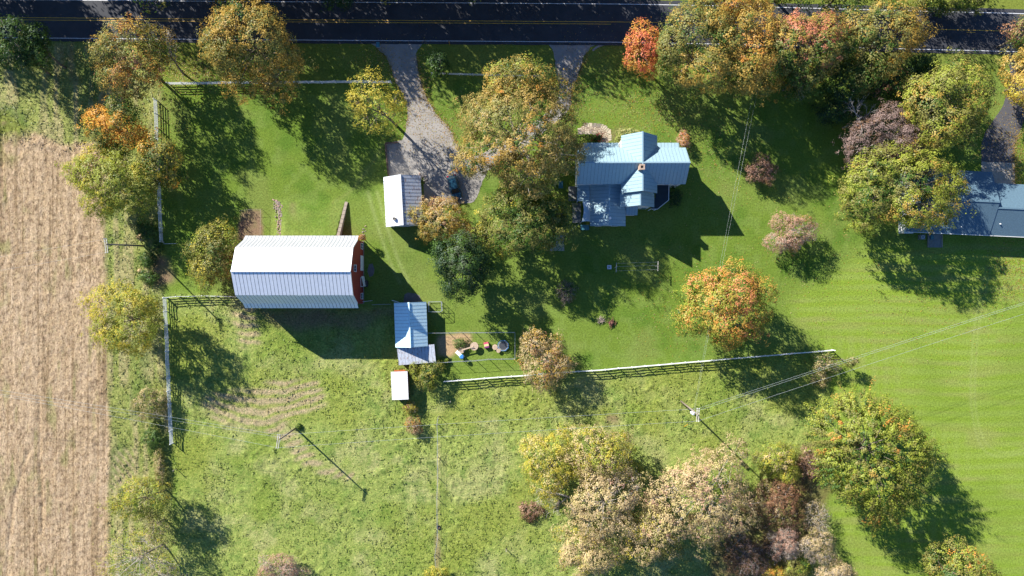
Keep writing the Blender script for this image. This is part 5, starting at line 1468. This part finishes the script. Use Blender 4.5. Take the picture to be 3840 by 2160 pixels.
# slatted arbor
ab = empty("slatted_arbor", G(2090, 912, 1.9)); ab.location.z = 0; tag(ab, "weathered wooden arbor with a slatted top in the shade", "arbor")
for sx in (-1.1,1.0):
    for sy in (-1.2,1.1): MB().box(sx,sx+.1,sy,sy+.1,-.1,1.8).build("post", M_ARM, ab)
    MB().box(sx,sx+.1,-1.35,1.35,1.802,1.92).build("beam", M_ARM, ab)
SLM = MB().box(-1.25,1.25,-.045,.045,1.924,1.96).mesh("slat", M_ARM)
for i in range(15):
    if i in (6, 7, 8): continue
    link("slat", SLM, ab, (0, -1.3+i*.185, 0))
MB().box(-1.2,1.1,-.28,.30,1.924,1.955).build("panel", M_GALV, ab)
# guy line by the arbor
gl = MB().tube([G(2118,884,1.6)-G(2118,884,1.6), G(2172,838,2.2)-G(2118,884,1.6)], .02, 5).build("guy_rope", M_ARM, None, G(2118,884,1.6)); tag(gl, "pale rope from the arbor to the shade sail", "rope")
# brush pile
def stick_pile(label, px, py, r, n, m, seed, core=None):
    rg = random.Random(seed); t = empty("brush_pile", G(px,py)); tag(t, label, "brush pile")
    for i in range(n):
        a = rg.uniform(0,6.28); x, y = rg.gauss(0,r*.4), rg.gauss(0,r*.4); L = rg.uniform(.5,1.3)*r
        MB().tube([(x-math.cos(a)*L*.5,y-math.sin(a)*L*.5,rg.uniform(.03,.2)),(x+.05,y,rg.uniform(.1,.35)),(x+math.cos(a)*L*.5,y+math.sin(a)*L*.5,rg.uniform(.03,.25))], [.04,.035,.02], 5).build("stick", m, t)
    if core:
        import bmesh
        bm = bmesh.new(); bmesh.ops.create_icosphere(bm, subdivisions=3, radius=1)
        for v in bm.verts:
            k = 1+rg.gauss(0,.12); v.co.x *= r*.62*k; v.co.y *= r*.62*k; v.co.z *= .45*k
        me = bpy.data.meshes.new("heap"); bm.to_mesh(me); bm.free(); me.materials.append(core); link("heap", me, t)
stick_pile("pale heap of dry sticks on the back lawn", 2252, 1200, .75, 34, M_STICK, 3)
stick_pile("dark brown brush heap right of the dry sticks", 2292, 1212, .75, 26, M_RUSTPILE, 5, M_RUSTPILE)
# fallen limb left of the grove
fl_ = empty("fallen_tree", G(2095, 1870)); tag(fl_, "fallen bare tree limb with pinkish twigs left of the grove", "fallen tree")
rg = random.Random(12)
MB().tube([(2.0,.4,.3),(.3,.9,.55),(-2.0,1.3,.4),(-3.6,1.9,.3)], [.22,.17,.10,.04], 7).build("trunk", M_BARKPALE, fl_, smooth=True)
MB().tube([(1.4,.2,.2),(.2,-.7,.35),(-1.2,-1.9,.3)], [.15,.10,.04], 6).build("limb", M_BARKPALE, fl_, smooth=True)
MB().bar((-.6,-1.6,.25),(.1,-.0,.7), .3, .3).build("broken_stump", M_BARK, fl_)
mb = MB()
for i in range(160):
    s = Vector((rg.uniform(-4.2,.4), rg.uniform(-2.8,2.0), rg.uniform(.1,.4))); d_ = Vector((rg.gauss(-.5,.6), rg.gauss(0,.6), rg.gauss(.1,.3))).normalized()
    e_ = s+d_*rg.uniform(.5,1.4); mb.tube([s, s.lerp(e_,.5)+Vector((0,0,.08)), e_], [.022,.016,.008], 3, False)
mb.build("twigs", M_BARKPALE, fl_)["kind"] = "stuff"
tree("dead_leaf_heap","heap of pinkish dead foliage at the end of the fallen limb","shrub",1985,1915,48,42,1.2,.02,[(PK,2),(BR,1.4),(RB,1)],seed=150,clump=.4,leaf=.17,dens=.6,loose=.3)
# tyre
ty = empty("old_tyre", G(1645, 1977)); tag(ty, "black tyre lying on the pasture by the wire fence", "tyre")
vs, fs = [], []
for i in range(24):
    a = 2*math.pi*i/24
    for k in range(8):
        b = 2*math.pi*k/8; rr = .30+.10*math.cos(b); vs.append((rr*math.cos(a), rr*math.sin(a), .13+.11*math.sin(b)))
for i in range(24):
    for k in range(8): fs.append((i*8+k, ((i+1) % 24)*8+k, ((i+1) % 24)*8+(k+1) % 8, i*8+(k+1) % 8))
MB().add(vs, fs).build("tread", M_BLACK, ty, smooth=True)
MB().disc((0,0), .21, .02, .05, 16).build("inner_ground", M_SOIL, ty)
# water trough and tub at the barn
tg = empty("stock_tank", G(1374, 1064, .3)); tg.location.z = 0; tag(tg, "black oval stock tank beside the barn doors", "stock tank")
def oval(a, b, n=20): return [(a*math.cos(2*math.pi*k/n), b*math.sin(2*math.pi*k/n)) for k in range(n)]
MB().prism(oval(.32,.62), 0, .55).build("tank_body", M_BLACK, tg); MB().prism(oval(.27,.57), .552, .56).build("water", M_GLASS, tg)
# mail box and marker
mx = empty("mail_box", G(1422, 177)); tag(mx, "teal newspaper box on a post at the driveway mouth", "mailbox")
MB().box(-.06,.06,-.06,.06,-.1,1.0).build("post", M_WOOD, mx); MB().box(-.28,.28,-.45,.45,1.002,1.35).build("box", M_TEAL, mx); MB().box(-.2,.2,-.47,-.452,1.05,1.3).build("door", M_GALV, mx)
mk = empty("marker_post", G(1687, 170)); tag(mk, "thin yellow utility marker post beside the road", "marker")
MB().tube([(0,0,-.1),(-.05,.2,1.5)], .045, 6).build("shaft", M_YELPOST, mk); MB().disc((-.05,.2), .06, 1.5, 1.56, 8).build("cap", M_BLACK, mk)
gs = empty("guy_marker", G(2566, 1600)); tag(gs, "yellow guy wire sleeve near the transformer pole", "guy wire")
MB().tube([(0,0,0),(.25,.75,1.5)], .05, 6).build("sleeve", M_YELPOST, gs); MB().tube([(.25,.75,1.5),(.9,2.4,5.6)], .012, 4).build("cable", M_WIRE, gs)
# loose fence rail and straw mounds
lr = empty("loose_rail", G(601, 1669)); lr.rotation_euler.z = math.radians(-50); tag(lr, "loose white rail lying in the weeds by the fence end", "fence rail")
MB().box(-.5,.5,-.07,.07,.5,.56).build("board", M_VINYL, lr); MB().box(.42,.5,-.09,.09,.44,.5).build("end_piece", M_VINYL, lr)
def mound(label, px, py, rx, ry, h, m):
    import bmesh
    rg = random.Random(px); bm = bmesh.new(); bmesh.ops.create_uvsphere(bm, u_segments=24, v_segments=14, radius=1)
    for v in bm.verts:
        k = 1+rg.gauss(0,.05); v.co = Vector((v.co.x*rx*k, v.co.y*ry*k, max(-.05, v.co.z*h*k)))
    me = bpy.data.meshes.new("straw_mound"); bm.to_mesh(me); bm.free(); me.materials.append(m)
    o = link("straw_mound", me, None, G(px,py)); tag(o, label, "mound", "straw mounds by the left pole")
mound("tan straw mound above the leaning pole's foot", 530, 890, .9, .6, .5, M_STRAW)
mound("round tan straw mound among the weeds", 560, 1026, .62, .62, .9, M_STRAW)
mound("small tan straw mound left of the round one", 527, 1016, .5, .5, .4, M_STRAW)
# log at the bramble strip
lg = MB().tube([(-.5,0,.2),(.5,.05,.2)], [.16,.14], 9).build("cut_log", M_PALEWOOD, None, G(3026,1690)); tag(lg, "pale cut log beside the bare reddish brush", "log")

# ------------------------------------------------------------------ loose leaves and rough grass (uncountable)
def scatter_quads(name, label, cat, P, N, size, col, rng, asp, m=M_LEAF):
    V, F, CL = leaf_quads(P, N, size, col, rng, asp)
    o = link(name, np_mesh(name, V, F, m, {"col": CL})); tag(o, label, cat, kind="stuff")
rng = np.random.default_rng(77)
def leaves_at(n, cx, cy, sx, sy):
    u = cx+rng.normal(size=n)*sx; v = cy+rng.normal(size=n)*sy
    return np.stack([(u-1920)/PPM, (1080-v)/PPM], 1)
L_ = [leaves_at(2600,720,270,90,45), leaves_at(1200,560,420,60,90), leaves_at(900,1500,430,50,90), leaves_at(900,1590,330,18,90), leaves_at(1100,1690,500,50,70),
      leaves_at(1300,2330,340,130,110), leaves_at(1000,2450,430,100,60), leaves_at(1200,2640,560,130,100), leaves_at(1500,3815,600,22,110), leaves_at(1600,3790,1010,55,70),
      leaves_at(900,2560,1130,120,110), leaves_at(1200,2150,330,30,90), leaves_at(900,1420,230,60,40), leaves_at(700,3000,1000,150,150), leaves_at(900,3500,1150,180,120), leaves_at(600,3745,540,40,60)]
def edge_leaves(pts, per, sd):
    p = spline([P2(*q) for q in pts], 10); out = []
    for a, b in zip(p[:-1], p[1:]):
        for _ in range(max(1, int((b-a).length*per))):
            q = a.lerp(b, random.random()); out.append((q.x+random.gauss(0, sd), q.y+random.gauss(0, sd)))
    L_.append(np.array(out))
edge_leaves([(1562,205),(1573,285),(1598,362),(1634,425),(1682,478),(1712,540)], 45, .28)
edge_leaves([(1410,175),(1455,225),(1480,300),(1524,385),(1530,430),(1524,480)], 30, .25)
edge_leaves([(2205,190),(2176,255),(2160,300),(2142,345),(2142,390)], 45, .35)
edge_leaves([(2083,230),(2084,285),(2096,345)], 25, .25)
edge_leaves([(3822,500),(3806,540),(3804,612),(3806,690)], 60, .3)
XY = np.concatenate(L_)
Pl = np.concatenate([XY, np.full((len(XY), 1), .045)], 1); Pl[:, 2] += rng.random(len(XY))*.03
Nl = np.tile([0, 0, 1.], (len(XY), 1))+rng.normal(size=(len(XY), 3))*.25
lc = pick([(GO,2.5),(TA,2),(YE,1),(BR,1.5),(OR,.6)], rng.random(len(XY)))*(.8+.5*rng.random((len(XY), 1)))
scatter_quads("fallen_leaves", "fallen yellow and brown leaves strewn on lawn and drive", "leaves", Pl, Nl, np.full(len(XY), .075), lc, rng, .8)
# rough grass blades in pasture and verge
n = 22000
gi = rng.integers(0, nx-1, n*3); gj = rng.integers(0, ny-1, n*3)
pr = np.clip(R_past[gi, gj]*np.clip((fbm(X[gi, gj], Y[gi, gj], 6, 3)-.25)*2.0, .1, 1)+R_strip[gi, gj]*.9, 0, 1)*(1-R_soil[gi, gj])*(1-.4*R_straw[gi, gj])
sel = np.where(rng.random(n*3) < pr)[0][:n]
gi, gj = gi[sel], gj[sel]; n = len(sel)
base = np.stack([X[gi, gj]+rng.random(n)*STEP, Y[gi, gj]+rng.random(n)*STEP, Z[gi, gj]], 1)
kb = 3
B = np.repeat(base, kb, 0); m_ = len(B)
ang = rng.random(m_)*2*math.pi; hh = np.repeat(.14+.26*rng.random(n)**2, kb)*(.6+.7*rng.random(m_))
dirv = np.stack([np.cos(ang), np.sin(ang), np.zeros(m_)], 1)
side = np.stack([-np.sin(ang), np.cos(ang), np.zeros(m_)], 1)*(.05+.05*rng.random((m_, 1)))
tipv = B+dirv*(hh*1.35)[:, None]; tipv[:, 2] += hh*.45
midv = B+dirv*(hh*.65)[:, None]; midv[:, 2] += hh*.48
Vg = np.stack([B-side*.6, B+side*.6, midv+side, tipv, midv-side], 1)
Vq = np.stack([B-side*.6, B+side*.6, midv+side, midv-side, tipv-side*.2, tipv+side*.2], 1).reshape(-1, 3)
ii = np.arange(m_)*6
Fg = np.concatenate([np.stack([ii, ii+1, ii+2, ii+3], 1), np.stack([ii+3, ii+2, ii+5, ii+4], 1)])
cg = np.repeat(C[gi, gj]*(.98+.32*rng.random((n, 1)))*np.array([1.0, 1.0, .95]), kb*6, 0)
o = link("rough_grass", np_mesh("rough_grass", Vq, Fg, M_LEAF, {"col": cg})); tag(o, "tufts of long grass over the pasture and the field verge", "grass", kind="stuff")
